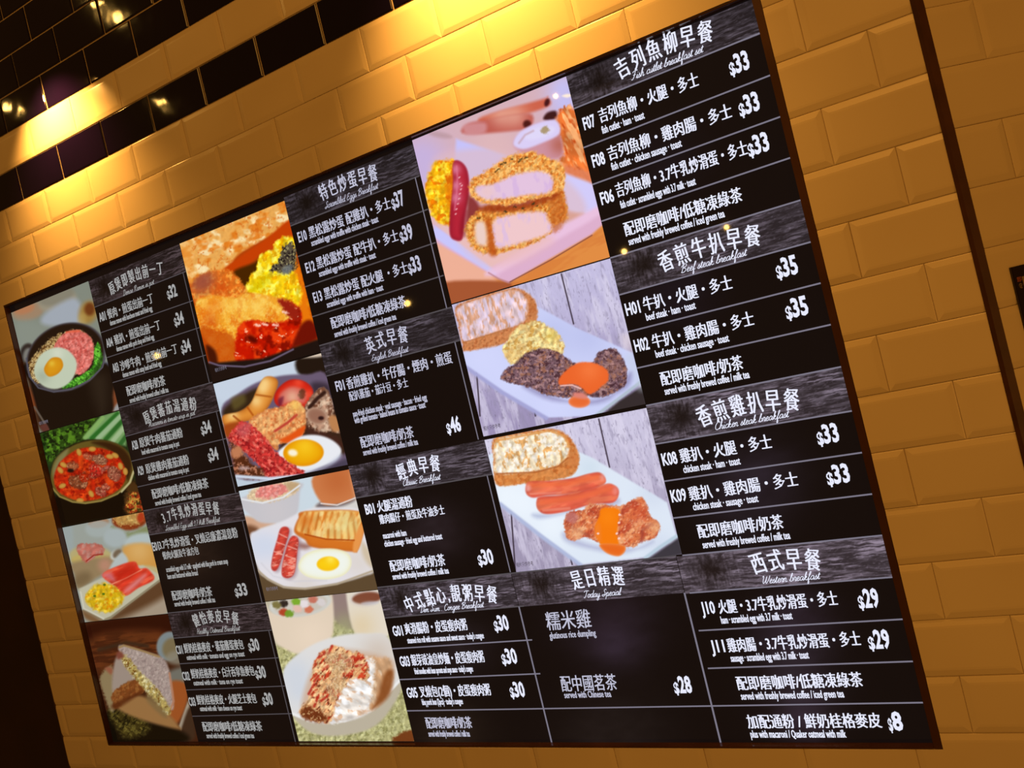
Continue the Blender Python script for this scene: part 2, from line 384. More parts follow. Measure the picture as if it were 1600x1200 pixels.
# A2: tomato soup bowl
p = Pic(*AX, .2020, .4235, 150, 165).at(50, 630, 6)
p.fill((30, 44, 20))
g = p.poly([(90, 280), (600, 130), (500, 330), (300, 420), (180, 560), (130, 520)], (40, 70, 18), 8)
p.tex(g, (82, 128, 30), 6, .5, .62, .9); p.tex(g, (10, 24, 8), 5, .55, .65, .9)
lk = p.poly([(480, 330), (650, 120), (830, 60), (890, 330), (880, 400), (700, 360)], (112, 152, 92), 3, False)
for a, b, c in (((560, 330), (800, 100), (30, 96, 28)), ((690, 340), (850, 160), (32, 92, 30)), ((830, 380), (890, 300), (40, 92, 36)), ((500, 320), (660, 140), (130, 170, 96)), ((620, 330), (830, 120), (150, 178, 136)), ((760, 350), (870, 220), (158, 182, 138))):
    p.line([a, b], 7, c, 2, .9)
p.poly([(160, 900), (900, 700), (1080, 1000), (600, 1110), (250, 1150)], (14, 8, 4), 6)
p.poly([(890, 760), (990, 760), (1050, 1010), (880, 1040)], (70, 44, 18), 4, rough=4); q = p.poly([(920, 860), (1000, 850), (1050, 1000), (890, 1020)], (150, 50, 20), 3, rough=4); p.tex(q, (196, 150, 60), 4, .5, .6, .9); p.tex(q, (30, 30, 8), 4, .55, .65, .8)
bw = p.ell(565, 640, 392, 298, -8, (20, 12, 6), 2)
p.poly([(180, 640), (240, 500), (420, 380), (640, 345), (820, 390), (930, 500), (955, 640), (900, 780), (700, 900), (500, 935), (300, 890), (190, 780)], (96, 80, 30), 1.8)
p.poly([(190, 640), (240, 510), (340, 430), (300, 560), (230, 720)], (122, 116, 72), 4)
p.poly([(560, 370), (700, 360), (860, 430), (935, 560), (900, 720), (840, 600), (720, 440)], (52, 28, 10), 4)
sp = p.poly([(210, 680), (260, 560), (360, 470), (480, 420), (620, 420), (760, 460), (850, 560), (880, 690), (820, 800), (680, 880), (500, 915), (330, 880), (230, 800)], (176, 34, 10), 2)
p.tex(sp, (208, 66, 18), 6, .45, .65, .9); p.tex(sp, (122, 14, 6), 6, .55, .7, .8)
for cx, cy, rx, ry, an, c in ((630, 530, 80, 46, 20, (150, 104, 76)), (770, 660, 80, 60, 60, (150, 86, 66)), (430, 740, 90, 60, 20, (128, 70, 40)), (380, 590, 60, 40, 0, (162, 96, 60)), (640, 830, 60, 40, 30, (160, 74, 60)), (490, 690, 46, 46, 0, (186, 38, 10)), (600, 620, 70, 50, 30, (196, 40, 30)), (690, 610, 40, 18, -30, (212, 120, 106)), (520, 500, 50, 26, 20, (190, 100, 66)), (580, 680, 50, 30, 0, (176, 40, 32)), (690, 790, 40, 30, 30, (196, 88, 68))):
    m = p.ell(cx, cy, rx, ry, an, c, 1.5, .92, 2.5, 4, ((90, 20, 8), 2.5, .6)); p.tex(m, (206, 160, 120), 2.4, .56, .7, .6); p.tex(m, (80, 34, 18), 2.6, .6, .72, .7)
for cx, cy, an in ((440, 460, 70), (565, 430, 0), (780, 490, 30), (875, 640, 80), (555, 850, 60), (285, 775, -20), (295, 578, 30), (730, 500, 10), (450, 912, 0), (265, 628, 50), (830, 590, 70)):
    p.ell(cx, cy, 34, 22, an, (198, 158, 72), 1.2, .95, edge=((150, 80, 20), 2, .6))
p.ell(362, 632, 30, 18, 0, (30, 14, 10), 2)
p.line([(195, 800), (260, 875), (380, 925), (500, 938), (650, 915), (800, 850), (910, 750), (955, 640), (940, 540)], 2.6, (140, 122, 62), .9)
p.line([(840, 830), (920, 740), (952, 640)], 3, (178, 168, 120), 1)
p.build('food_photo', 'photo of a bowl of red tomato soup with beans')

# A3: ham and scrambled egg on a white plate
p = Pic(*AX, .4250, .6485, 150, 165).at(80, 790, 6)
p.fill((150, 156, 148))
p.poly([(0, 0), (200, 180), (160, 900), (0, 900)], (150, 160, 158), 4)
p.ell(445, 165, 95, 45, -8, (160, 104, 64), 3); p.ell(445, 215, 125, 80, -5, (160, 170, 168), 4, .8)
p.ell(740, 120, 170, 110, -8, (128, 52, 20), 3); m = p.ell(735, 100, 150, 85, -8, (176, 132, 70), 4, rough=5); p.tex(m, (206, 170, 100), 4, .5, .6, .8); p.ell(840, 110, 34, 50, 10, (170, 56, 26), 3)
p.poly([(570, 200), (720, 250), (890, 190), (960, 180), (970, 300), (700, 310)], (128, 136, 96), 4, rough=4)
p.ell(600, 300, 110, 90, 0, (162, 172, 172), 4)
p.poly([(730, 290), (920, 260), (960, 400), (700, 400)], (172, 184, 184), 4)
b = p.poly([(680, 385), (960, 375), (1010, 600), (880, 590), (720, 560)], (198, 142, 66), 5); p.light(b, [(820, 420)], (214, 172, 106), 22, .8)
p.poly([(850, 560), (1020, 590), (1020, 660), (900, 640)], (186, 170, 120), 3)
p.ell(380, 520, 195, 70, 2, (176, 156, 92), 3); p.ell(370, 470, 200, 95, 2, (190, 168, 96), 4, .7)
p.poly([(190, 540), (560, 480), (560, 600), (430, 680), (260, 780), (220, 660)], (144, 122, 88), 5); p.ell(505, 560, 60, 60, 0, (186, 132, 110), 8, .8); p.ell(290, 690, 90, 60, -30, (108, 88, 60), 8, .7)
h = p.poly([(240, 400), (280, 360), (470, 370), (490, 450), (420, 470), (340, 530), (290, 500)], (190, 112, 98), 2, rough=2, edge=((150, 60, 50), 3, .6)); p.tex(h, (176, 136, 124), 6, .5, .65, .7)
p.line([(330, 520), (400, 465), (480, 455)], 2, (150, 40, 30), 1)
p.ell(610, 460, 60, 42, -40, (196, 198, 190), 3); p.ell(620, 450, 50, 34, -45, (112, 96, 76), 3)
p.poly([(560, 560), (660, 440), (720, 540), (560, 620)], (176, 184, 182), 3)
p.poly([(330, 1100), (560, 1060), (1080, 1010), (1095, 700), (1010, 700), (560, 1050)], (160, 144, 124), 4)
p.poly([(520, 1080), (1000, 700), (1060, 760), (1050, 860), (660, 1060)], (92, 62, 38), 8)
pl = p.poly([(260, 780), (640, 600), (700, 560), (860, 560), (1020, 650), (1025, 690), (560, 1050), (480, 1085), (300, 970)], (186, 182, 158), 2, False)
p.line([(300, 985), (490, 1075), (560, 1045), (1020, 700)], 3, (140, 130, 104), 1.2); p.line([(275, 810), (305, 965), (490, 1060)], 2, (206, 204, 186), 1.5)
p.poly([(300, 985), (480, 1085), (420, 1100), (320, 1060)], (120, 88, 56), 4)
h = p.poly([(480, 650), (640, 560), (780, 525), (830, 590), (900, 590), (965, 690), (820, 770), (690, 845), (600, 760)], (206, 56, 36), 2)
p.tex(h, (226, 96, 66), 6, .45, .65, .8, -25, 3); p.poly([(690, 790), (860, 650), (880, 670), (740, 800)], (214, 130, 130), 5, a=.9); p.poly([(480, 650), (560, 630), (600, 700), (560, 700)], (196, 110, 120), 5, a=.8)
p.line([(560, 740), (700, 680), (850, 600)], 1.6, (232, 140, 110), 1); p.poly([(600, 640), (740, 570), (800, 620), (650, 700)], (186, 30, 16), 6, a=.7)
e = p.poly([(330, 830), (400, 750), (500, 735), (600, 770), (680, 850), (620, 960), (500, 1000), (380, 960), (325, 890)], (206, 168, 22), 3, rough=3, rs=5)
p.tex(e, (222, 196, 72), 5, .5, .62, .8); p.tex(e, (206, 120, 8), 6, .58, .72, .7)
dots(p, [(500, 742), (490, 828), (408, 848)], 14, (84, 110, 20))
p.build('food_photo', 'photo of ham slices and scrambled egg on a white plate')

# A4: sandwich on a plate
p = Pic(*AX, .6500, .9300, 150, 205).at(120, 940, 5.4545)
p.fill((62, 30, 14))
p.poly([(100, 190), (780, 100), (830, 260), (160, 330)], (46, 14, 6), 6); w = p.poly([(150, 300), (700, 250), (800, 420), (200, 600)], (94, 46, 20), 10); p.tex(w, (60, 26, 12), 5, .5, .65, .8, -6, 5)
p.line([(190, 410), (420, 350), (600, 380)], 6, (52, 36, 24), 3, .8)
p.ell(790, 380, 110, 125, 10, (120, 130, 132), 2.5); p.ell(810, 400, 80, 90, 10, (118, 104, 74), 4); p.ell(860, 480, 100, 60, 0, (134, 128, 112), 5, .8)
p.poly([(780, 600), (930, 560), (930, 720), (780, 700)], (108, 106, 96), 6)
p.poly([(790, 690), (930, 700), (940, 860), (850, 1040), (760, 900)], (150, 78, 34), 4)
p.poly([(870, 1060), (945, 850), (965, 900), (890, 1100)], (160, 148, 130), 2, False)
p.poly([(880, 1180), (960, 900), (1010, 1150)], (60, 40, 26), 4)
p.poly([(280, 930), (860, 1090), (900, 1200), (250, 1200)], (14, 10, 4), 6)
r = p.poly([(270, 930), (420, 900), (560, 1010), (620, 1090), (470, 1160), (380, 1130)], (58, 48, 16), 6, rough=3); p.tex(r, (100, 88, 36), 2.5, .5, .6, .8, 30, 3); p.tex(r, (16, 14, 4), 2.5, .55, .65, .8, -50, 3)
p.poly([(340, 900), (520, 800), (720, 900), (870, 1060), (850, 1085), (560, 1010)], (146, 106, 62), 4)
p.poly([(200, 650), (260, 560), (310, 580), (320, 900), (280, 920), (220, 760)], (134, 116, 82), 3, rough=2); p.poly([(240, 570), (280, 555), (310, 590), (290, 620)], (140, 84, 60), 3)
f = p.poly([(305, 770), (320, 520), (380, 460), (480, 600), (520, 670), (420, 700)], (150, 134, 122), 3)
c = p.poly([(305, 780), (420, 690), (520, 668), (580, 760), (440, 830), (330, 915), (305, 860)], (116, 62, 26), 2, rough=2); p.tex(c, (150, 96, 46), 5, .5, .65, .7); p.poly([(310, 870), (560, 760), (460, 840), (330, 915)], (80, 36, 14), 4, a=.8)
s = p.poly([(355, 400), (390, 372), (560, 420), (730, 480), (790, 600), (825, 860), (800, 920), (680, 800), (520, 600), (400, 480)], (160, 142, 134), 2.5)
p.tex(s, (130, 110, 106), 4, .5, .72, .5, 0, 1, 3, .4); p.tex(s, (184, 168, 158), 3, .58, .7, .6)
p.line([(365, 390), (400, 374), (560, 420), (700, 470)], 3, (150, 122, 80), 1.5); p.line([(790, 610), (825, 850), (800, 915)], 3, (172, 120, 92), 1.5)
e = p.poly([(370, 440), (440, 480), (560, 620), (700, 760), (800, 920), (760, 960), (640, 830), (480, 640), (400, 530)], (166, 146, 84), 2.5, rough=3)
p.tex(e, (206, 196, 150), 4, .52, .62, .9); p.tex(e, (112, 74, 26), 4, .58, .68, .9); p.poly([(340, 440), (380, 430), (400, 470), (350, 490)], (120, 64, 50), 3)
p.poly([(620, 790), (760, 950), (740, 985), (600, 850)], (120, 98, 62), 4, a=.8)
p.build('food_photo', 'photo of a cut egg sandwich on a wooden table')

# B1: chicken and scrambled egg with toast
p = Pic(*BX, -.084, .1990, 190, 190).at(270, 330, 5)
p.fill((176, 64, 8))
t = p.poly([(30, 250), (300, 90), (700, -60), (900, -80), (900, 90), (720, 210), (520, 330), (410, 450), (140, 560), (60, 420)], (232, 168, 84), 3)
p.tex(t, (250, 228, 176), 13, .46, .66, .95, 20, 1.4); p.tex(t, (224, 120, 26), 12, .5, .7, .9, -20, 1.4); p.tex(t, (206, 92, 16), 5, .62, .76, .6, 0, 1, 3, .5)
p.poly([(60, 250), (140, 200), (160, 520), (130, 560)], (236, 160, 70), 4, a=.6)
p.poly([(400, 452), (560, 330), (740, 210), (910, 70), (925, 230), (700, 330), (560, 450), (450, 480)], (196, 62, 4), 3); 
p.poly([(470, 480), (640, 400), (740, 320), (700, 420), (600, 600), (540, 640)], (70, 34, 0), 4)
e = p.poly([(570, 610), (640, 460), (700, 330), (780, 300), (810, 230), (940, 200), (960, 420), (1010, 600), (1060, 740), (980, 780), (800, 690), (650, 650)], (246, 206, 20), 2.5, rough=4, rs=7)
p.tex(e, (255, 244, 96), 7, .5, .62, .9); p.tex(e, (232, 160, 0), 7, .56, .68, .8); p.poly([(600, 600), (720, 480), (760, 560), (640, 650)], (206, 190, 0), 6, a=.5)
p.poly([(940, 430), (1000, 450), (1070, 760), (1100, 870), (960, 860), (1010, 640)], (232, 118, 10), 4, rough=3)
tr_ = p.poly([(860, 280), (940, 250), (965, 440), (880, 480), (760, 460), (830, 390)], (88, 78, 62), 3, rough=5, rs=3); p.tex(tr_, (26, 18, 22), 2.2, .48, .58, .95, 40, 2); p.tex(tr_, (186, 176, 120), 2.4, .6, .68, .8)
p.poly([(860, 440), (930, 420), (920, 480), (860, 490)], (112, 118, 120), 3, a=.8)
c = p.poly([(140, 600), (180, 520), (300, 465), (440, 465), (520, 530), (570, 640), (400, 700), (200, 720), (160, 680)], (222, 112, 30), 3, rough=2)
p.tex(c, (244, 170, 70), 5, .5, .65, .8); p.light(c, [(260, 530), (210, 570)], (150, 74, 60), 16, .75); p.light(c, [(380, 600)], (206, 60, 8), 12, .5)
c = p.poly([(180, 720), (300, 660), (480, 680), (570, 640), (760, 660), (900, 700), (990, 760), (990, 860), (930, 1060), (780, 1160), (500, 1190), (340, 1170), (300, 1060), (200, 900)], (240, 160, 40), 3)
p.tex(c, (252, 206, 90), 10, .44, .68, .8); p.tex(c, (226, 110, 16), 11, .52, .74, .8); p.tex(c, (250, 214, 120), 2.5, .55, .75, .5, 0, 1, 3, .6); p.light(c, [(500, 720), (660, 740)], (250, 206, 96), 18, .6); p.light(c, [(330, 720), (280, 800)], (232, 120, 30), 14, .5); p.light(c, [(300, 860)], (206, 84, 20), 10, .6)
p.poly([(210, 900), (330, 930), (480, 980), (500, 1190), (340, 1190), (250, 1050)], (196, 76, 10), 4, rough=4, a=.8)
p.poly([(260, 1050), (330, 1090), (350, 1190), (290, 1190)], (70, 18, 4), 4)
r = p.poly([(520, 900), (600, 850), (760, 870), (900, 850), (960, 760), (900, 700), (990, 760), (1000, 880), (940, 1060), (800, 1140), (640, 1190), (500, 1180), (490, 1020)], (196, 20, 0), 3, rough=2)
p.tex(r, (236, 66, 12), 13, .44, .68, .9); p.tex(r, (120, 6, 0), 12, .54, .76, .85); p.ell(620, 1000, 46, 26, 30, (92, 4, 0), 4)
p.poly([(820, 690), (900, 700), (990, 780), (980, 850), (900, 820), (860, 760)], (150, 30, 16), 4, rough=3); p.tex(r, (255, 190, 150), 4.4, .74, .78, .9, 20, 2, 3, .3)
for a_, b_ in ((720, 885), (800, 890), (660, 890), (880, 790)): p.ell(a_, b_, 28, 9, 12, (255, 214, 196), 1.6, .9, 1.5, 2)
p.poly([(930, 1060), (1010, 880), (1090, 860), (1130, 990), (960, 1060)], (110, 14, 4), 4)
m = p.poly([(200, 1190), (300, 1188), (700, 1150), (1180, 985), (1250, 1400), (200, 1400)], (26, 16, 14), 3, False); p.line([(285, 1180), (360, 1205), (560, 1215), (760, 1170), (940, 1080)], 2.6, (106, 92, 116), 1.2)
p.build('food_photo', 'close photo of chicken steak, red sauce and egg with toast')

# B2: English breakfast
p = Pic(*BX, .2025, .4115, 190, 145).at(320, 550, 6)
p.fill((190, 204, 218))
p.poly([(90, 290), (600, 120), (900, 60), (890, 230), (600, 270), (200, 470)], (198, 210, 226), 5)
p.poly([(865, 60), (1110, 10), (1180, 240), (900, 220)], (30, 20, 14), 4); p.poly([(900, 50), (1100, -10), (1105, 40), (960, 55)], (214, 196, 176), 3)
p.poly([(160, 520), (300, 400), (480, 290), (700, 225), (960, 210), (1160, 245), (1340, 960), (1340, 1100), (900, 1160), (300, 1180), (200, 800)], (104, 88, 112), 3)
p.poly([(190, 520), (360, 400), (500, 340), (470, 470), (300, 590), (180, 600)], (50, 34, 20), 5); p.poly([(250, 440), (360, 400), (380, 470), (280, 540)], (96, 82, 40), 5, a=.8)
p.poly([(1000, 300), (1150, 300), (1200, 420), (1060, 480)], (58, 46, 60), 6)
p.poly([(930, 480), (1220, 520), (1300, 780), (1300, 960), (900, 900), (700, 900)], (56, 34, 24), 5)
s = p.poly([(500, 330), (560, 240), (640, 235), (685, 290), (640, 430), (560, 560), (460, 630), (330, 660), (200, 700), (170, 600), (320, 560), (430, 480)], (226, 144, 54), 2, edge=((150, 66, 10), 4, .6))
p.light(s, [(560, 290), (540, 340), (480, 460), (260, 590)], (250, 214, 140), 10, .8); p.line([(480, 400), (620, 420)], 3, (170, 84, 20), 1.4, .8); p.line([(400, 520), (450, 590)], 3, (170, 76, 14), 1.4, .8); p.line([(270, 600), (330, 650)], 3, (150, 60, 10), 1.4, .8)
p.poly([(180, 690), (330, 660), (260, 770), (200, 800)], (160, 70, 20), 4)
t = p.poly([(690, 340), (800, 262), (930, 275), (1010, 350), (1000, 450), (940, 520), (860, 500), (700, 510), (650, 440)], (214, 36, 20), 2, edge=((150, 16, 10), 3, .6))
p.poly([(700, 400), (800, 330), (900, 340), (960, 400), (930, 480), (820, 460), (720, 500)], (206, 96, 84), 4); p.ell(910, 395, 34, 50, 10, (90, 40, 24), 2.5, rough=2); p.poly([(690, 440), (740, 420), (720, 500), (690, 495)], (120, 30, 50), 3); p.light(t, [(820, 420)], (236, 196, 160), 12, .7); p.light(t, [(880, 285), (980, 400)], (250, 90, 60), 8, .6)
m1 = p.poly([(950, 490), (1030, 380), (1100, 335), (1160, 380), (1200, 500), (1210, 600), (1280, 700), (1260, 760), (1180, 740), (1100, 760), (980, 740), (940, 620)], (180, 140, 116), 2, rough=2, edge=((90, 56, 40), 3, .8))
p.tex(m1, (214, 186, 160), 6, .5, .62, .8); p.tex(m1, (110, 66, 46), 6, .55, .68, .9); p.line([(980, 520), (1060, 430), (1120, 380)], 6, (52, 28, 22), 2); p.ell(1050, 600, 96, 76, 20, (150, 104, 84), 2, edge=((206, 176, 150), 2, .8)); p.ell(1090, 620, 26, 18, 0, (44, 20, 20), 2); p.poly([(1160, 620), (1230, 600), (1270, 720), (1200, 740)], (186, 128, 80), 3)
p.poly([(940, 690), (1100, 760), (1240, 800), (1290, 900), (1200, 960), (1000, 800)], (64, 34, 26), 3, rough=4)
c = p.poly([(410, 660), (500, 580), (620, 530), (740, 510), (840, 450), (920, 510), (945, 620), (930, 740), (860, 840), (700, 860), (680, 920), (600, 860), (460, 760)], (222, 152, 92), 2, rough=1.5, edge=((190, 90, 40), 3, .5))
p.tex(c, (240, 186, 120), 6, .48, .62, .8); p.tex(c, (206, 110, 56), 5, .56, .68, .8); p.line([(660, 740), (780, 660), (860, 590)], 4, (190, 66, 50), 1.6); p.poly([(700, 830), (800, 770), (940, 690), (900, 800), (800, 850)], (226, 84, 20), 3); p.light(c, [(850, 500)], (246, 200, 100), 10, .8)
e = p.poly([(680, 960), (760, 870), (900, 790), (1060, 780), (1200, 830), (1280, 920), (1230, 1010), (1060, 1090), (900, 1140), (760, 1060)], (232, 234, 240), 2.5); p.poly([(870, 1130), (1100, 1080), (1280, 960), (1200, 1060), (1000, 1150)], (190, 198, 216), 5, a=.8)
y = p.ell(925, 945, 188, 124, -3, (238, 172, 8), 2, edge=((222, 120, 0), 5, .7)); p.light(y, [(940, 880)], (250, 206, 40), 16, .7); p.ell(825, 945, 44, 32, 10, (250, 240, 214), 3)
b = p.poly([(220, 800), (330, 655), (430, 680), (560, 790), (640, 900), (720, 990), (860, 1080), (940, 1140), (780, 1170), (600, 1180), (520, 1080), (400, 960), (260, 860)], (196, 52, 48), 2, rough=3)
p.tex(b, (232, 110, 96), 4, .5, .62, .85, 40, 1.6); p.tex(b, (140, 20, 26), 4, .56, .68, .85); p.poly([(290, 740), (350, 670), (430, 690), (380, 800)], (200, 96, 100), 5, a=.6)
g = p.poly([(230, 830), (330, 930), (450, 1050), (540, 1100), (540, 1180), (300, 1160), (250, 960)], (84, 40, 20), 4, rough=4); p.tex(g, (196, 130, 100), 4, .55, .65, .8); p.ell(300, 940, 50, 60, 30, (190, 122, 84), 3, rough=2); p.ell(370, 1090, 50, 20, 0, (206, 180, 180), 3, .7, 2, 2)
p.line([(300, 1165), (600, 1188), (900, 1160)], 5, (206, 216, 232), 2); p.poly([(900, 1160), (1100, 1100), (1335, 1000), (1340, 1070), (1000, 1150)], (72, 64, 84), 4)
p.build('food_photo', 'photo of a full English breakfast with a fried egg')

# B3: toast, sausages, egg on a plate
p = Pic(*BX, .4205, .6450, 190, 150).at(360, 720, 6)
p.fill((206, 214, 218))
p.poly([(80, 290), (400, 200), (780, 140), (860, 390), (500, 560), (160, 560)], (202, 216, 226), 6)
p.poly([(130, 520), (330, 560), (420, 590), (200, 660), (150, 620)], (206, 160, 128), 4); p.poly([(150, 610), (260, 640), (180, 760)], (112, 70, 44), 5)
p.poly([(760, 470), (860, 380), (1190, 330), (1210, 480), (820, 470)], (214, 210, 206), 4); p.ell(990, 390, 190, 46, -12, (110, 98, 100), 4)
g = p.poly([(775, 150), (1130, 70), (1170, 330), (1000, 405), (850, 390)], (206, 126, 76), 3); p.light(g, [(1000, 180)], (186, 96, 48), 30, .7); p.poly([(1150, 120), (1190, 330), (1160, 340), (1120, 130)], (214, 150, 110), 4, a=.7); p.line([(850, 400), (1000, 415), (1180, 345)], 2, (230, 220, 216), 1)
p.poly([(100, 350), (640, 210), (650, 300), (620, 500), (500, 570), (330, 585), (220, 540)], (196, 194, 200), 3); p.light(p.all(), [(420, 480)], (214, 204, 204), 30, .3)
n = p.ell(400, 290, 245, 88, -12, (214, 186, 150), 3, rough=3); p.tex(n, (236, 216, 176), 3, .5, .62, .8); h = p.ell(385, 285, 150, 66, -14, (222, 128, 120), 3, rough=5, rs=4); p.tex(h, (240, 168, 160), 4, .5, .62, .8); p.poly([(520, 210), (640, 210), (620, 280), (560, 290)], (190, 160, 120), 4)
p.line([(110, 360), (300, 395), (500, 340), (650, 230)], 2.5, (226, 228, 232), 1.2)
p.poly([(1150, 900), (1345, 880), (1500, 1300), (700, 1400), (150, 1400), (215, 960)], (92, 72, 48), 4, False)
pl = p.poly([(185, 720), (260, 650), (480, 570), (740, 450), (1000, 440), (1220, 470), (1270, 700), (1350, 1010), (1250, 1080), (1000, 1150), (700, 1195), (500, 1180), (340, 1100), (260, 1020)], (226, 222, 228), 3)
p.light(pl, [(350, 800), (260, 800)], (206, 214, 232), 22, .8); p.light(pl, [(1200, 950), (700, 1150)], (216, 206, 196), 26, .6); p.line([(262, 1030), (350, 1110), (500, 1185), (700, 1200), (1000, 1155), (1340, 1030)], 3, (176, 160, 136), 1.5)
p.line([(290, 960), (400, 1080), (600, 1130), (900, 1120)], 2, (206, 204, 212), 2, .7)
p.poly([(1240, 760), (1340, 900), (1350, 1010), (1280, 960), (1230, 850)], (206, 188, 160), 5, a=.9)
p.poly([(600, 760), (760, 790), (700, 830), (600, 800)], (140, 90, 80), 5, a=.8)
cr = p.poly([(600, 640), (640, 540), (700, 475), (1200, 475), (1250, 620), (1240, 700), (1190, 840), (1140, 850), (780, 810), (700, 740), (620, 690)], (214, 116, 36), 2.5, edge=((170, 74, 16), 3, .5))
f = p.poly([(620, 640), (680, 500), (760, 475), (1200, 478), (1215, 600), (1160, 740), (900, 730), (700, 680)], (236, 190, 110), 2.5)

g0 = p.c.copy()
for k in range(9): p.line([(716 + k * 60, 480 + k * 2), (690 + k * 58, 590), (650 + k * 66, 735)], 3.6, (206, 112, 34), 2.2, .85)
p.c[:] = g0 * (1 - f[..., None]) + p.c * f[..., None]
p.tex(f, (206, 106, 24), 9, .52, .72, .5, 100, 2); p.tex(f, (246, 226, 160), 8, .5, .72, .6, 100, 2); p.light(f, [(1080, 600)], (228, 220, 150), 20, .5); p.light(f, [(700, 560)], (206, 100, 24), 14, .6)
p.poly([(1160, 740), (1215, 600), (1250, 640), (1200, 830), (1150, 850)], (230, 150, 76), 2.5); p.line([(700, 690), (900, 735), (1160, 745)], 2, (170, 66, 10), 1)
for pts, in (([(470, 640), (520, 620), (550, 660), (510, 800), (460, 970), (420, 1030), (385, 1000), (400, 880), (440, 740)],), ([(560, 730), (600, 705), (635, 740), (625, 850), (600, 1040), (550, 1095), (490, 1080), (485, 1000), (520, 840)],)):
    p.poly([(a + 22, b + 12) for a, b in pts], (150, 120, 130), 5, a=.7)
    s = p.poly(pts, (214, 74, 58), 2, edge=((160, 30, 30), 3, .7)); p.tex(s, (240, 150, 130), 4, .55, .66, .8, -10, 2.5)
for a, b in (((450, 680), (530, 720)), ((430, 760), (510, 790)), ((410, 850), (490, 880)), ((540, 800), (620, 830)), ((520, 890), (610, 920)), ((505, 970), (600, 990))): p.line([a, b], 1.6, (240, 176, 160), .9, .8)
e = p.poly([(640, 970), (700, 880), (840, 830), (1000, 830), (1110, 880), (1130, 980), (1060, 1070), (900, 1110), (740, 1090), (660, 1040)], (240, 244, 236), 2, edge=((232, 222, 150), 3, .7))
y = p.ell(915, 965, 104, 66, -4, (250, 206, 20), 2, edge=((246, 180, 10), 4, .6)); p.light(y, [(940, 920)], (255, 232, 90), 7, .8)
p.build('food_photo', 'photo of a plate with toast, two sausages and an egg')

# B4: rice rolls in a bowl
p = Pic(*BX, .6460, .9290, 190, 190).at(400, 900, 4.6154)
p.fill((176, 172, 120))
mt = p.all(); p.tex(mt, (206, 204, 150), 5, .48, .6, .7); p.tex(mt, (130, 128, 76), 4, .56, .68, .7)
p.poly([(60, 180), (560, 130), (560, 300), (140, 500)], (190, 182, 160), 6)
p.poly([(540, 130), (660, 120), (700, 330), (680, 380), (560, 310)], (146, 124, 120), 5); p.light(p.all(), [(640, 360)], (160, 160, 116), 20, .7)
b = p.poly([(65, 190), (110, 260), (300, 290), (480, 240), (545, 130), (560, 350), (520, 470), (330, 560), (200, 520), (130, 450)], (224, 206, 184), 3); p.light(b, [(400, 430)], (236, 216, 194), 30, .6)
p.ell(320, 200, 225, 92, -8, (206, 206, 200), 3); n = p.ell(320, 205, 195, 72, -8, (200, 192, 180), 3); 
for cx, cy, c in ((200, 200, (40, 30, 26)), (290, 185, (120, 168, 40)), (240, 240, (206, 200, 190)), (300, 235, (226, 186, 170)), (380, 240, (206, 110, 80)), (200, 262, (176, 60, 30)), (410, 170, (196, 110, 90)), (240, 270, (110, 150, 40)), (150, 210, (120, 110, 60)), (350, 200, (230, 220, 224)), (470, 190, (214, 206, 206))): p.ell(cx, cy, 32, 26, 10, c, 2.5, .95, 2, 4)
c = p.poly([(650, 130), (690, 110), (890, 90), (960, 400), (900, 430), (720, 420)], (226, 216, 200), 3); p.ell(795, 160, 120, 62, -6, (214, 204, 196), 3); p.ell(800, 158, 106, 42, -6, (126, 70, 50), 3); p.ell(820, 195, 60, 12, -4, (196, 196, 206), 3, .8); p.light(c, [(760, 360)], (222, 200, 160), 24, .7)
bw = p.poly([(195, 720), (240, 620), (400, 500), (600, 430), (800, 415), (960, 450), (1040, 760), (980, 900), (820, 1060), (620, 1130), (420, 1110), (270, 1010), (220, 860)], (222, 220, 218), 3)
p.light(bw, [(320, 820), (280, 700)], (206, 212, 222), 26, .9); p.light(bw, [(880, 560)], (206, 190, 176), 30, .8)
p.poly([(270, 1010), (420, 1060), (640, 1050), (840, 970), (1040, 760), (1020, 880), (860, 1080), (620, 1150), (400, 1130)], (186, 176, 156), 3); p.line([(255, 990), (400, 1045), (640, 1045), (840, 965), (1035, 755)], 4, (236, 236, 236), 1.5)
sh = p.poly([(330, 900), (420, 640), (560, 520), (960, 590), (990, 700), (940, 880), (800, 980), (560, 1050), (360, 1020)], (206, 180, 160), 6)
r = p.poly([(780, 600), (900, 590), (960, 600), (990, 700), (940, 860), (820, 970), (760, 860)], (200, 156, 116), 4, rough=3); p.tex(r, (226, 200, 170), 7, .5, .62, .8, 70, 2); p.poly([(930, 700), (990, 690), (960, 860), (840, 960), (880, 860)], (134, 72, 30), 5, a=.9)
w = p.poly([(560, 640), (800, 590), (860, 640), (840, 760), (800, 980), (640, 1040), (530, 1050), (560, 900), (640, 760)], (232, 224, 216), 4, rough=3); p.tex(w, (250, 250, 252), 8, .5, .62, .9, 30, 2); p.tex(w, (214, 170, 134), 6, .58, .68, .8, 30, 2)
t = p.poly([(440, 590), (520, 520), (560, 500), (680, 540), (780, 580), (810, 740), (700, 740), (640, 800), (580, 900), (540, 1050), (450, 1050), (320, 1000), (330, 940), (390, 860), (400, 740)], (222, 164, 112), 2.5, rough=3, rs=6)
p.tex(t, (240, 200, 150), 6, .5, .62, .8); p.tex(t, (190, 60, 34), 5, .54, .63, .95, -50, 2.4); p.tex(t, (96, 34, 20), 4, .64, .72, .8, -50, 2)
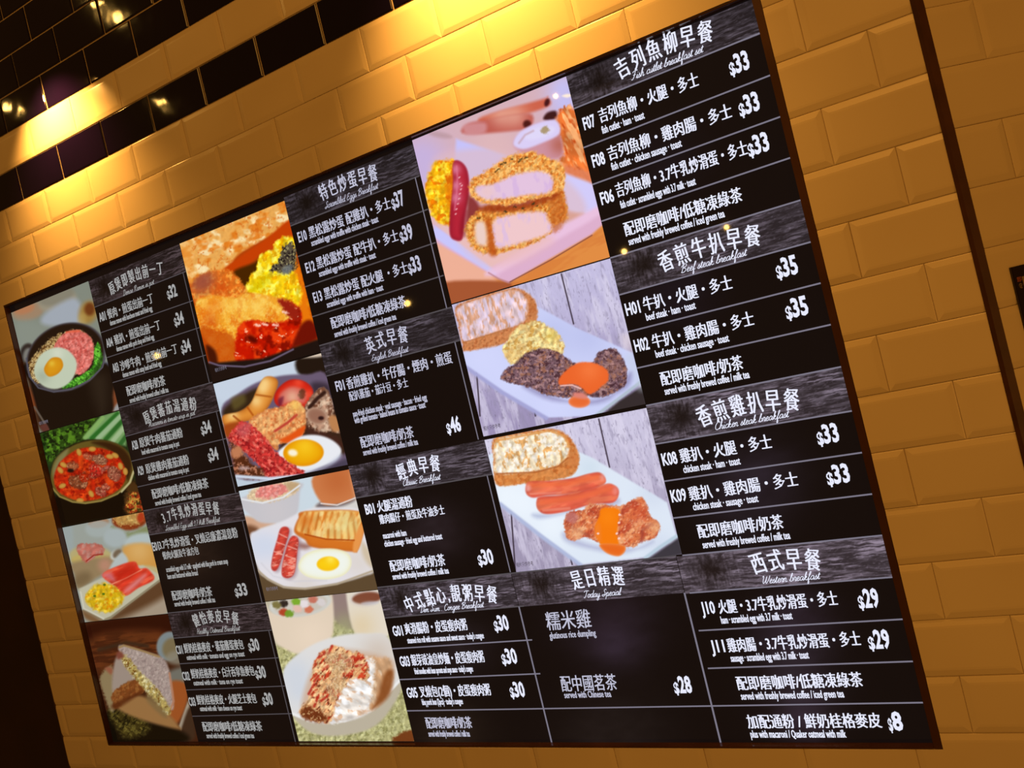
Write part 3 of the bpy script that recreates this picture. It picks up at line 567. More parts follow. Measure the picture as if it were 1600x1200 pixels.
for a, b in (((450, 590), (490, 560)), ((640, 620), (700, 580)), ((700, 610), (770, 590)), ((520, 560), (550, 505)), ((380, 850), (420, 780)), ((420, 940), (450, 860)), ((470, 900), (510, 870)), ((650, 720), (700, 680)), ((570, 620), (620, 590)), ((480, 680), (520, 650)), ((420, 760), (450, 720)), ((720, 650), (790, 640))): p.line([a, b], 4, (178, 40, 28), 1.5, .85)
p.poly([(320, 1000), (350, 940), (420, 960), (500, 1000), (500, 1050), (380, 1040)], (110, 50, 22), 4, rough=3); p.tex(t, (246, 210, 150), 3, .6, .7, .6)
s = p.poly([(500, 560), (660, 560), (700, 640), (620, 700), (640, 790), (560, 880), (500, 800), (560, 700)], (206, 176, 134), 4, rough=5, a=.5); p.tex(s, (140, 100, 56), 2, .5, .6, .7); p.tex(s, (246, 232, 200), 2, .6, .68, .8)
p.poly([(1000, 1160), (1120, 1110), (1140, 1200), (1000, 1200)], (116, 60, 26), 3, rough=3)
p.build('food_photo', 'photo of rice rolls with sauce in a white bowl')

# C1: breaded fish cutlet
p = Pic(*CXX, -.0965, .1830, 260, 245).at(640, 100, 3.158)
p.fill((218, 176, 190))
p.poly([(10, 380), (300, 200), (780, 50), (830, 200), (700, 420), (400, 400), (150, 420)], (214, 176, 186), 6); p.light(p.all(), [(60, 450), (100, 560)], (196, 178, 226), 36, .8); p.light(p.all(), [(760, 120), (770, 200)], (196, 192, 244), 26, .9); p.light(p.all(), [(400, 370), (450, 420)], (222, 182, 186), 30, .8)
p.ell(150, 350, 60, 14, 10, (172, 136, 140), 4, .5)
p.poly([(230, 370), (470, 450), (300, 600), (260, 490), (220, 500)], (198, 194, 250), 4, False)
for pts, c in ((([(360, 260), (650, 175), (680, 165), (690, 205), (560, 250), (380, 290)]), (206, 98, 74)), (([(280, 300), (380, 275), (590, 245), (600, 310), (560, 325), (280, 345)]), (186, 84, 74))):
    s = p.poly(pts, c, 4); p.light(s, [(450, 250), (520, 255)], (232, 170, 150), 20, .7)
p.poly([(270, 300), (370, 290), (370, 340), (280, 348)], (212, 150, 156), 5, a=.8)
p.ell(678, 190, 12, 20, 20, (70, 20, 26), 2.5); p.ell(580, 297, 20, 20, 20, (76, 22, 22), 3); p.poly([(660, 270), (680, 240), (720, 232), (726, 262), (690, 282)], (60, 22, 26), 3)
f = p.poly([(725, 260), (800, 210), (870, 350), (910, 590), (880, 590), (800, 540), (740, 480), (760, 430)], (222, 112, 50), 4, rough=4); p.tex(f, (250, 180, 120), 8, .5, .62, .9, 60, 2.5); p.tex(f, (190, 62, 14), 8, .55, .68, .8, 60, 2.5)
p.poly([(760, 500), (900, 540), (900, 590), (780, 560)], (226, 130, 90), 5, rough=4, a=.9)
b = p.poly([(512, 390), (560, 330), (640, 290), (722, 285), (740, 340), (755, 440), (700, 470), (560, 440)], (206, 146, 160), 4); p.light(b, [(740, 400)], (176, 90, 70), 16, .7)
p.poly([(512, 395), (545, 335), (640, 288), (722, 280), (738, 345), (640, 395), (560, 420)], (218, 206, 246), 3); p.ell(640, 340, 80, 28, -15, (226, 220, 250), 4, .7); p.ell(668, 325, 20, 18, 0, (160, 136, 84), 3, .8, 3, 3); p.line([(540, 390), (570, 350), (610, 330)], 3, (190, 150, 160), 2, .6)
p.poly([(600, 560), (770, 540), (905, 590), (940, 730), (860, 745), (700, 700)], (210, 204, 250), 4, False); p.poly([(600, 600), (770, 720), (860, 740), (780, 780), (640, 760)], (206, 120, 70), 5, a=.9)
p.poly([(100, 500), (300, 420), (500, 440), (760, 560), (870, 740), (640, 900), (400, 1010), (180, 880)], (224, 186, 192), 8, a=.6)
p.light(p.all(), [(180, 820), (300, 930), (450, 970)], (232, 192, 190), 40, .7)
# wooden table and plate rim
p.poly([(120, 840), (480, 1080), (900, 830), (960, 790), (1000, 960), (700, 1040), (180, 1200), (120, 1000)], (224, 142, 72), 3, False); p.poly([(130, 850), (420, 1050), (350, 1080), (170, 1080)], (240, 180, 160), 6, a=.9); p.poly([(170, 1078), (520, 1075), (500, 1110), (200, 1190)], (166, 86, 50), 4); p.tex(p.poly([(500, 1080), (960, 800), (1000, 980), (520, 1130)], (226, 140, 66), 3, False, a=.7), (206, 110, 50), 9, .5, .65, .5, -25, 5)
p.poly([(120, 790), (390, 1010), (930, 710), (960, 780), (900, 840), (490, 1078), (420, 1050), (130, 880)], (222, 176, 206), 3, False)
p.poly([(122, 810), (150, 815), (410, 1010), (400, 1040), (380, 1020), (130, 862)], (200, 198, 252), 3); p.poly([(400, 1010), (930, 700), (945, 740), (480, 1010), (440, 1040)], (236, 196, 226), 5, a=.9)
p.line([(490, 1078), (700, 965), (900, 845)], 1.6, (130, 70, 60), .9); p.line([(390, 1030), (440, 1060), (490, 1078)], 2, (190, 130, 140), 1.5)
g = p.poly([(170, 770), (400, 1000), (700, 880), (600, 820), (300, 760)], (236, 188, 184), 12, a=.7)
e = p.poly([(120, 490), (170, 475), (230, 490), (240, 640), (215, 780), (140, 785), (95, 700), (80, 600)], (244, 176, 16), 3, rough=3, rs=6); p.tex(e, (255, 222, 60), 6, .5, .62, .9); p.tex(e, (232, 116, 6), 7, .53, .65, .9)
p.poly([(180, 560), (225, 560), (225, 720), (190, 700)], (214, 96, 10), 5, a=.6)
s = p.poly([(215, 490), (250, 482), (285, 530), (292, 640), (270, 760), (260, 860), (225, 868), (200, 840), (200, 740), (215, 600)], (186, 36, 56), 2.5, edge=((130, 16, 40), 5, .7)); p.light(s, [(225, 520), (228, 600), (228, 660)], (222, 130, 160), 9, .8); p.line([(232, 505), (236, 560), (232, 640), (222, 720)], 2.6, (226, 120, 150), 1.6, .6)
for q in ((245, 560), (250, 590), (254, 618), (248, 640), (246, 664), (238, 690), (232, 716), (258, 600), (228, 740)): p.ell(q[0], q[1], 6, 3, -30, (250, 196, 200), 1, .8, .8, 2)
p.ell(268, 780, 14, 60, 14, (140, 16, 36), 5, .6)
p.poly([(290, 650), (340, 690), (350, 760), (300, 770), (270, 850), (280, 760)], (132, 40, 40), 5, a=.9)
lo = p.poly([(275, 820), (300, 760), (390, 700), (560, 700), (720, 620), (760, 640), (775, 760), (700, 800), (690, 840), (560, 905), (420, 935), (320, 915)], (222, 142, 58), 3, rough=4, rs=5)
p.tex(lo, (244, 184, 96), 4, .48, .6, .85); p.tex(lo, (196, 96, 26), 4, .56, .66, .85)
p.poly([(690, 660), (750, 620), (775, 750), (710, 830)], (190, 88, 30), 5, a=.6, rough=3)
p.poly([(360, 700), (690, 640), (720, 660), (560, 720), (380, 730)], (150, 50, 20), 5, a=.8)
p.poly([(375, 780), (400, 770), (430, 930), (390, 930)], (186, 80, 24), 5, a=.8)
w = p.poly([(412, 780), (470, 750), (640, 728), (680, 760), (690, 830), (560, 880), (440, 905), (420, 860)], (240, 200, 204), 4, rough=2); p.tex(w, (222, 190, 226), 9.5, .5, .65, .8, 80, 2.5); p.poly([(325, 790), (370, 785), (380, 890), (330, 880)], (236, 206, 196), 5)
u = p.poly([(295, 600), (330, 560), (420, 500), (500, 450), (600, 432), (700, 470), (760, 510), (765, 590), (720, 640), (600, 670), (480, 695), (360, 685), (305, 650)], (236, 158, 74), 3, rough=4, rs=5)
p.tex(u, (250, 196, 116), 4, .48, .6, .85); p.tex(u, (206, 110, 36), 4, .57, .67, .85)
w = p.poly([(330, 610), (420, 590), (520, 545), (640, 530), (700, 560), (690, 630), (560, 650), (400, 668), (340, 650)], (228, 196, 224), 4, rough=2); p.tex(w, (214, 180, 226), 9.5, .5, .65, .7, 80, 2); p.light(w, [(380, 630)], (240, 200, 190), 14, .6)
for cx, cy in ((455, 495), (470, 488), (540, 480), (548, 468), (440, 520), (505, 470), (575, 462), (610, 690), (560, 712), (520, 705), (340, 760), (475, 728), (630, 700), (426, 530)): p.ell(cx, cy, 9, 4, -40 + cx % 60, (66, 52, 26), 1, .85, 2, 2)
p.poly([(752, 158), (775, 148), (802, 152), (780, 166)], (255, 236, 220), 2)
p.build('food_photo', 'photo of a stacked breaded fish cutlet on a white plate')

def planks(p, lines_, top=(198, 192, 222), bot=(150, 140, 176)):
    m = p.all(); t_ = sstep(p.V.min(), p.V.max(), p.V); p.put(m, np.array(top) / 255. * (1 - t_[..., None]) + np.array(bot) / 255. * t_[..., None])
    p.tex(m, (222, 216, 238), 9, .45, .7, .6, 75, 5); p.tex(m, (150, 142, 170), 3, .6, .74, .5, 75, 5, 3, .2); p.tex(m, (120, 112, 136), 2, .7, .8, .5, 75, 3, 3, .2)
    for L in lines_: p.line(L, 2.2, (60, 48, 62), .8)

# C2: beef steak
p = Pic(*CXX, .1850, .4098, 270, 205).at(660, 380, 4.4444)
p.fill((190, 184, 220)); planks(p, [[(965, 215), (1050, 560)], [(375, 880), (400, 1200)], [(770, 1130), (785, 1200)]], (196, 190, 224), (156, 144, 182))
pl = p.poly([(240, 440), (700, 400), (800, 440), (1090, 600), (1460, 760), (1520, 960), (1350, 1100), (1200, 1200), (860, 1210), (560, 1030), (300, 850)], (204, 210, 248), 2.2, False)
p.light(pl, [(1150, 650), (900, 640)], (186, 192, 236), 34, .7); p.light(pl, [(600, 960), (900, 1120), (420, 800)], (212, 216, 254), 34, .7)
p.line([(300, 860), (560, 1040), (860, 1215)], 6, (166, 166, 214), 2.5); p.line([(1520, 960), (1350, 1090), (1200, 1200)], 5, (176, 190, 206), 2)
p.poly([(1240, 1200), (1360, 1100), (1530, 990), (1570, 1180), (1300, 1240)], (52, 44, 46), 3, False); p.poly([(1380, 640), (1450, 640), (1465, 750), (1400, 720)], (220, 206, 216), 6, a=.6)
for L in (((1440, 800), (1520, 1000)),): p.line(L, 14, (196, 206, 222), 6, .4)
cr = p.poly([(235, 440), (400, 370), (620, 310), (720, 340), (780, 400), (800, 500), (770, 560), (640, 640), (560, 700), (420, 730), (300, 750), (275, 700), (250, 560)], (206, 132, 82), 2.5, rough=1.5)
p.tex(cr, (170, 92, 50), 4, .52, .66, .7); p.light(cr, [(770, 450)], (190, 110, 60), 12, .6)
f = p.poly([(250, 450), (400, 390), (610, 330), (690, 350), (730, 430), (700, 540), (560, 600), (420, 640), (290, 680), (265, 560)], (228, 200, 206), 3, rough=1.5)
p.tex(f, (212, 150, 110), 4, .52, .62, .8, 80, 3.5); p.tex(f, (222, 206, 236), 6, .5, .65, .7, 80, 2); p.line([(285, 690), (450, 640), (600, 590)], 2, (180, 110, 60), 1.2, .8)
e = p.poly([(560, 740), (600, 660), (680, 570), (780, 540), (900, 590), (970, 680), (970, 760), (800, 790), (620, 840)], (222, 186, 120), 2.5, rough=4, rs=7)
p.tex(e, (244, 226, 160), 5, .47, .6, .9); p.tex(e, (196, 146, 66), 5, .56, .67, .85); p.light(e, [(620, 780)], (232, 186, 110), 14, .5); p.light(e, [(900, 640)], (232, 214, 100), 12, .5)
p.poly([(700, 990), (900, 1090), (1200, 1090), (1420, 1000), (1440, 900), (1300, 1080), (1060, 1110)], (136, 130, 176), 7, a=.8)
s = p.poly([(560, 950), (570, 890), (640, 840), (720, 770), (840, 732), (960, 770), (1080, 850), (1180, 830), (1230, 760), (1330, 735), (1390, 800), (1420, 900), (1390, 1000), (1250, 1065), (1130, 1060), (1000, 1070), (860, 1050), (740, 1000)], (118, 88, 98), 2.2, rough=2, edge=((60, 34, 44), 3, .6))
p.tex(s, (176, 136, 136), 3, .5, .62, .8, 20, 2); p.tex(s, (70, 40, 48), 3.4, .52, .64, .85); p.tex(s, (166, 110, 84), 5, .55, .68, .7); p.light(s, [(1330, 860)], (156, 110, 100), 14, .5)
o = p.poly([(945, 950), (1000, 880), (1090, 830), (1200, 835), (1280, 880), (1290, 950), (1240, 1000), (1160, 1050), (1100, 1000), (1040, 980), (960, 985)], (236, 102, 44), 2.2, rough=1); p.light(o, [(1160, 880)], (250, 130, 70), 18, .6); p.line([(960, 990), (1040, 985), (1100, 1010)], 2, (250, 196, 190), 1.2)
p.ell(1090, 1100, 74, 42, 0, (232, 106, 50), 2, edge=((246, 160, 120), 2, .7)); p.poly([(1050, 1040), (1120, 1040), (1140, 1080), (1060, 1070)], (222, 130, 116), 3)
p.build('food_photo', 'photo of beef steak with orange sauce, egg and toast')

# C3: chicken steak and sausages
p = Pic(*CXX, .4158, .6412, 270, 205).at(750, 630, 4.4454)
p.fill((190, 184, 210)); planks(p, [[(825, 110), (900, 445)], [(215, 740), (245, 1160)], [(630, 1080), (640, 1120)]], (206, 200, 226), (160, 150, 178))
pl = p.poly([(60, 360), (300, 250), (680, 335), (780, 380), (1300, 690), (1365, 920), (1150, 1070), (700, 1122), (420, 910), (135, 690)], (222, 232, 246), 2.2, False)
p.light(pl, [(300, 700), (500, 850), (180, 640)], (238, 246, 255), 34, .8); p.light(pl, [(760, 450)], (206, 222, 236), 20, .7); p.light(pl, [(1250, 1000), (1200, 620)], (206, 216, 236), 24, .6)
p.line([(140, 700), (420, 920), (700, 1125)], 6, (176, 186, 220), 2.5); p.line([(1365, 925), (1250, 1000), (1150, 1075)], 6, (186, 206, 222), 2)
p.poly([(1170, 1080), (1380, 935), (1410, 1050), (1200, 1090)], (60, 56, 64), 3, False)
cr = p.poly([(95, 250), (250, 210), (480, 180), (590, 210), (660, 290), (688, 380), (660, 480), (560, 525), (300, 560), (140, 575), (100, 530), (95, 400)], (214, 136, 74), 2.2, rough=1.5)
p.tex(cr, (186, 96, 40), 5, .5, .65, .7); p.light(cr, [(660, 400)], (206, 120, 66), 14, .6); p.light(cr, [(200, 540), (400, 530)], (226, 146, 76), 12, .5)
f = p.poly([(110, 262), (250, 225), (480, 195), (570, 230), (615, 300), (600, 380), (530, 435), (380, 470), (120, 490), (105, 400)], (240, 222, 190), 3, rough=2)
p.tex(f, (222, 160, 90), 5, .52, .63, .85, 80, 2); p.tex(f, (250, 244, 236), 6, .48, .62, .8); p.line([(115, 490), (380, 480), (540, 440), (610, 380)], 2.4, (170, 90, 40), 1.4, .8); p.line([(110, 262), (480, 192), (580, 225), (622, 300)], 3, (222, 150, 76), 1.5, .8)
p.poly([(370, 770), (560, 770), (680, 700), (600, 760), (420, 800)], (176, 186, 216), 6, a=.9); p.poly([(860, 690), (960, 660), (965, 700), (880, 730)], (176, 176, 206), 5, a=.7)
for pts in ([(320, 580), (350, 545), (500, 540), (650, 520), (760, 490), (830, 483), (868, 520), (860, 560), (760, 600), (600, 630), (460, 640), (370, 655), (325, 630)], [(395, 680), (420, 650), (560, 640), (700, 610), (820, 580), (900, 560), (955, 590), (960, 640), (920, 690), (780, 700), (640, 740), (520, 765), (440, 765), (400, 730)]):
    s = p.poly(pts, (226, 100, 74), 2.2, edge=((186, 60, 50), 4, .6)); p.tex(s, (240, 130, 90), 8, .5, .66, .6, -12, 3)
    a, b = pts[0], pts[7] if len(pts) == 13 else pts[6]
p.line([(350, 570), (600, 560), (820, 510)], 7, (240, 112, 64), 4, .7); p.line([(430, 690), (700, 650), (900, 595)], 8, (240, 110, 66), 4, .7); p.line([(350, 630), (560, 622)], 3, (240, 150, 130), 2, .6); p.line([(440, 745), (620, 730)], 4, (240, 150, 126), 2, .6)
p.ell(335, 590, 16, 22, 0, (244, 180, 176), 4, .7); p.ell(850, 515, 14, 22, 0, (244, 170, 160), 4, .6); p.ell(940, 610, 18, 28, 0, (236, 150, 140), 4, .6)
p.poly([(580, 900), (700, 960), (860, 1000), (1100, 1010), (1200, 960), (1000, 1040), (760, 1010), (600, 960)], (176, 180, 212), 7, a=.9)
c = p.poly([(585, 850), (600, 780), (650, 750), (720, 745), (760, 700), (860, 705), (980, 715), (1050, 680), (1130, 655), (1160, 720), (1190, 790), (1240, 830), (1240, 890), (1200, 940), (1120, 960), (1060, 1000), (960, 985), (840, 970), (740, 930), (620, 950)], (222, 122, 74), 2.2, rough=2.5, edge=((170, 70, 44), 3, .5))
p.tex(c, (242, 172, 122), 9, .44, .68, .85, -30, 1.6); p.tex(c, (184, 66, 42), 10, .5, .74, .8, -40, 1.8); p.tex(c, (250, 200, 160), 2.6, .58, .72, .6, -40, 1.5, 3, .7); p.tex(c, (150, 60, 46), 2.6, .58, .72, .5, -40, 1.5, 3, .5)
p.line([(1120, 960), (1130, 880), (1190, 840)], 5, (150, 60, 50), 2.5, .6); p.line([(600, 850), (680, 880), (760, 925)], 4, (160, 80, 60), 2.5, .5); p.line([(1060, 690), (1000, 730), (985, 760)], 4, (160, 60, 40), 2, .5); p.ell(640, 795, 44, 40, 0, (190, 120, 120), 3, .7, 2, 3); p.light(c, [(660, 900), (1210, 860)], (236, 176, 130), 12, .6); p.light(c, [(1100, 760)], (206, 70, 44), 18, .4)
o = p.poly([(800, 870), (830, 780), (850, 730), (960, 735), (965, 800), (950, 900), (960, 980), (880, 985), (830, 970)], (246, 124, 14), 2.2, rough=1); p.light(o, [(890, 790)], (252, 136, 20), 14, .7); p.poly([(800, 860), (830, 840), (840, 960), (800, 920)], (240, 130, 50), 4, a=.7)
p.poly([(830, 985), (900, 975), (1000, 990), (1005, 1030), (960, 1062), (880, 1040)], (232, 104, 30), 2, edge=((246, 160, 90), 2, .6)); dots(p, [(970, 775), (965, 830), (950, 905), (965, 940), (820, 905)], 9, (250, 206, 196))
p.build('food_photo', 'photo of chicken steak with two sausages and toast')

# ---- faint slate background of the whole display
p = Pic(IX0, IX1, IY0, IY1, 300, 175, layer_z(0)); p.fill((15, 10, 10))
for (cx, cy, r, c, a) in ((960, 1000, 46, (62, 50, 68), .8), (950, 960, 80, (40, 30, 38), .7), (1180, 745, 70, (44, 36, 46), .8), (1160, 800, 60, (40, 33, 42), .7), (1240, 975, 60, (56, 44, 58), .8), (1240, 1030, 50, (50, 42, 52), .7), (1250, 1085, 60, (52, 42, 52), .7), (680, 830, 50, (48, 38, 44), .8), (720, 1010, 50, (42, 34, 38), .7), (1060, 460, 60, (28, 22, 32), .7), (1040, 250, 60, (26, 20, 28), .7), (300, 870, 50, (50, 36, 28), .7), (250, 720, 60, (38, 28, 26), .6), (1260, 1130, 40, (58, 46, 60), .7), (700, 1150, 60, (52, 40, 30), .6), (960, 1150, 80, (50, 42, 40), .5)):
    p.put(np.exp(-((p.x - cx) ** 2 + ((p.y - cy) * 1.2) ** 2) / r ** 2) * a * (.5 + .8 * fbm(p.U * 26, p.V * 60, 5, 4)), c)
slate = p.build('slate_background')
# ------------------------------------------------------------------ section headers: strips of weathered wood
def wood_strip(u0, u1, v0, v1, bright, seed, label=None):
    nx = max(60, int((u1 - u0) / .0013)); p = Pic(u0, u1, v0, v1, nx, 62, layer_z(1)); p.seed = seed
    X, Y = (p.U - u0), (p.V - v0)
    Yw = Y + .006 * (fbm(X * 16, Y * 20, seed + 40, 3) - .5) + .0022 * (fbm(X * 90, Y * 90, seed + 41, 2) - .5)
    kx, ky = .050, .024; r = np.sqrt(((X - kx) / 1.0) ** 2 + ((Y - ky) * 1.15) ** 2); near = np.exp(-(r / .042) ** 2)
    th = np.arctan2(Y - ky, X - kx)
    grain = fbm(X * 48, Yw * 520, seed * 3 + 1, 3)                       # long fibres
    cross = fbm(th * 5 + seed, r * 90, seed * 3 + 5, 3) * .5 + fbm(X * 420, Y * 110, seed * 3 + 6, 3) * .5   # rough end grain round the knot
    g = grain * (1 - near) + cross * near
    broad = fbm(X * 18, Yw * 95, seed * 3 + 2, 3); fleck = fbm(X * 300, Yw * 700, seed * 3 + 4, 2)
    t = np.clip((g - .40) * 3.4, 0, 1) * (.25 + 1.1 * np.clip((broad - .25) * 1.7, 0, 1)) + .35 * np.clip((fleck - .62) * 4, 0, 1)
    t = np.clip(t, 0, 1.2)
    t = np.clip(.12 + .8 * t, 0, 1); c = np.array([40, 33, 36]) * (1 - t[..., None]) + np.array([150, 136, 154]) * t[..., None]
    dark = np.exp(-(r / .021) ** 2.2); c = c * (1 - .8 * dark[..., None]) + np.array([22, 15, 13]) * .8 * dark[..., None]
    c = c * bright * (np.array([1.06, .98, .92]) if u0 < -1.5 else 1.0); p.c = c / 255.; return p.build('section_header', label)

# ------------------------------------------------------------------ lettering
white = glow('lit_lettering', (.82, .84, 1.0), 1.0)
soft_white = glow('lit_lettering_soft', (.54, .54, .68), 1.0)  # same lettering, slight viewing-angle dimming put into the colour
dim_white = glow('lit_lettering_dim', (.40, .40, .40), 1.0)  # left columns: stronger viewing-angle dimming put into the colour
rule_m = glow('lit_rule', (.20, .185, .24), 1.0)
rule_dim = glow('lit_rule_dim', (.085, .075, .085), 1.0)
dark_m = glow('dark_print', (.05, .035, .05), 1.0)
_tc = {}
def glyphs(s, offset=0.0, shear=0.0):
    k = (s, offset, shear)
    if k in _tc: return _tc[k]
    cu = bpy.data.curves.new('t', 'FONT'); cu.body = s; cu.size = 1; cu.resolution_u = 2; cu.offset = offset; cu.shear = shear; cu.fill_mode = 'FRONT'
    o = bpy.data.objects.new('t', cu); COL.objects.link(o); dg = bpy.context.evaluated_depsgraph_get(); dg.update()
    me = bpy.data.meshes.new_from_object(o.evaluated_get(dg)); n = len(me.vertices); co = np.empty(n * 3); me.vertices.foreach_get('co', co)
    V = co.reshape(-1, 3)[:, :2].copy(); F = [list(f.vertices) for f in me.polygons]
    bpy.data.objects.remove(o); bpy.data.curves.remove(cu); bpy.data.meshes.remove(me)
    _tc[k] = (V, F); return _tc[k]
class Ink:
    """collects glyph outlines lying in the display plane"""
    def __init__(s): s.v, s.f = [], []
    def add(s, V, F):
        n = len(s.v); s.v += [tuple(q) for q in V]; s.f += [[i + n for i in f] for f in F]
    def fit(s, txt, a, b, h, offset=0.0, shear=0.0, bold=0.0, up=0.0):
        # a, b: photograph pixels of the baseline's two ends; h: em size in metres
        A, B = un(*a), un(*b); V, F = glyphs(txt, offset, shear)
        if not len(V): return
        w = V[:, 0].max() - V[:, 0].min(); V2 = V.copy(); V2[:, 0] = A[0] + (V[:, 0] - V[:, 0].min()) * (B[0] - A[0]) / w
        V2[:, 1] = A[1] + (V[:, 0] - V[:, 0].min()) / w * (B[1] - A[1]) * .0 + ((B[1] + A[1]) / 2 - A[1]) - (V[:, 1] + up) * h
        for dx in ((-bold, bold) if bold else (0,)): s.add(V2 + np.array([dx, 0]), F)
    def make(s, name, mat, parent, layer=3, label=None):
        if not s.v: return None
        z = layer_z(layer); me = mesh(name, [(x - ROOT[0], z - ROOT[1], ZC - v - ROOT[2]) for x, v in s.v], s.f); me.update()
        if me.polygons and sum(p.normal.y for p in me.polygons) > 0: me.flip_normals()
        return link(name, me, mat, parent, None, label)

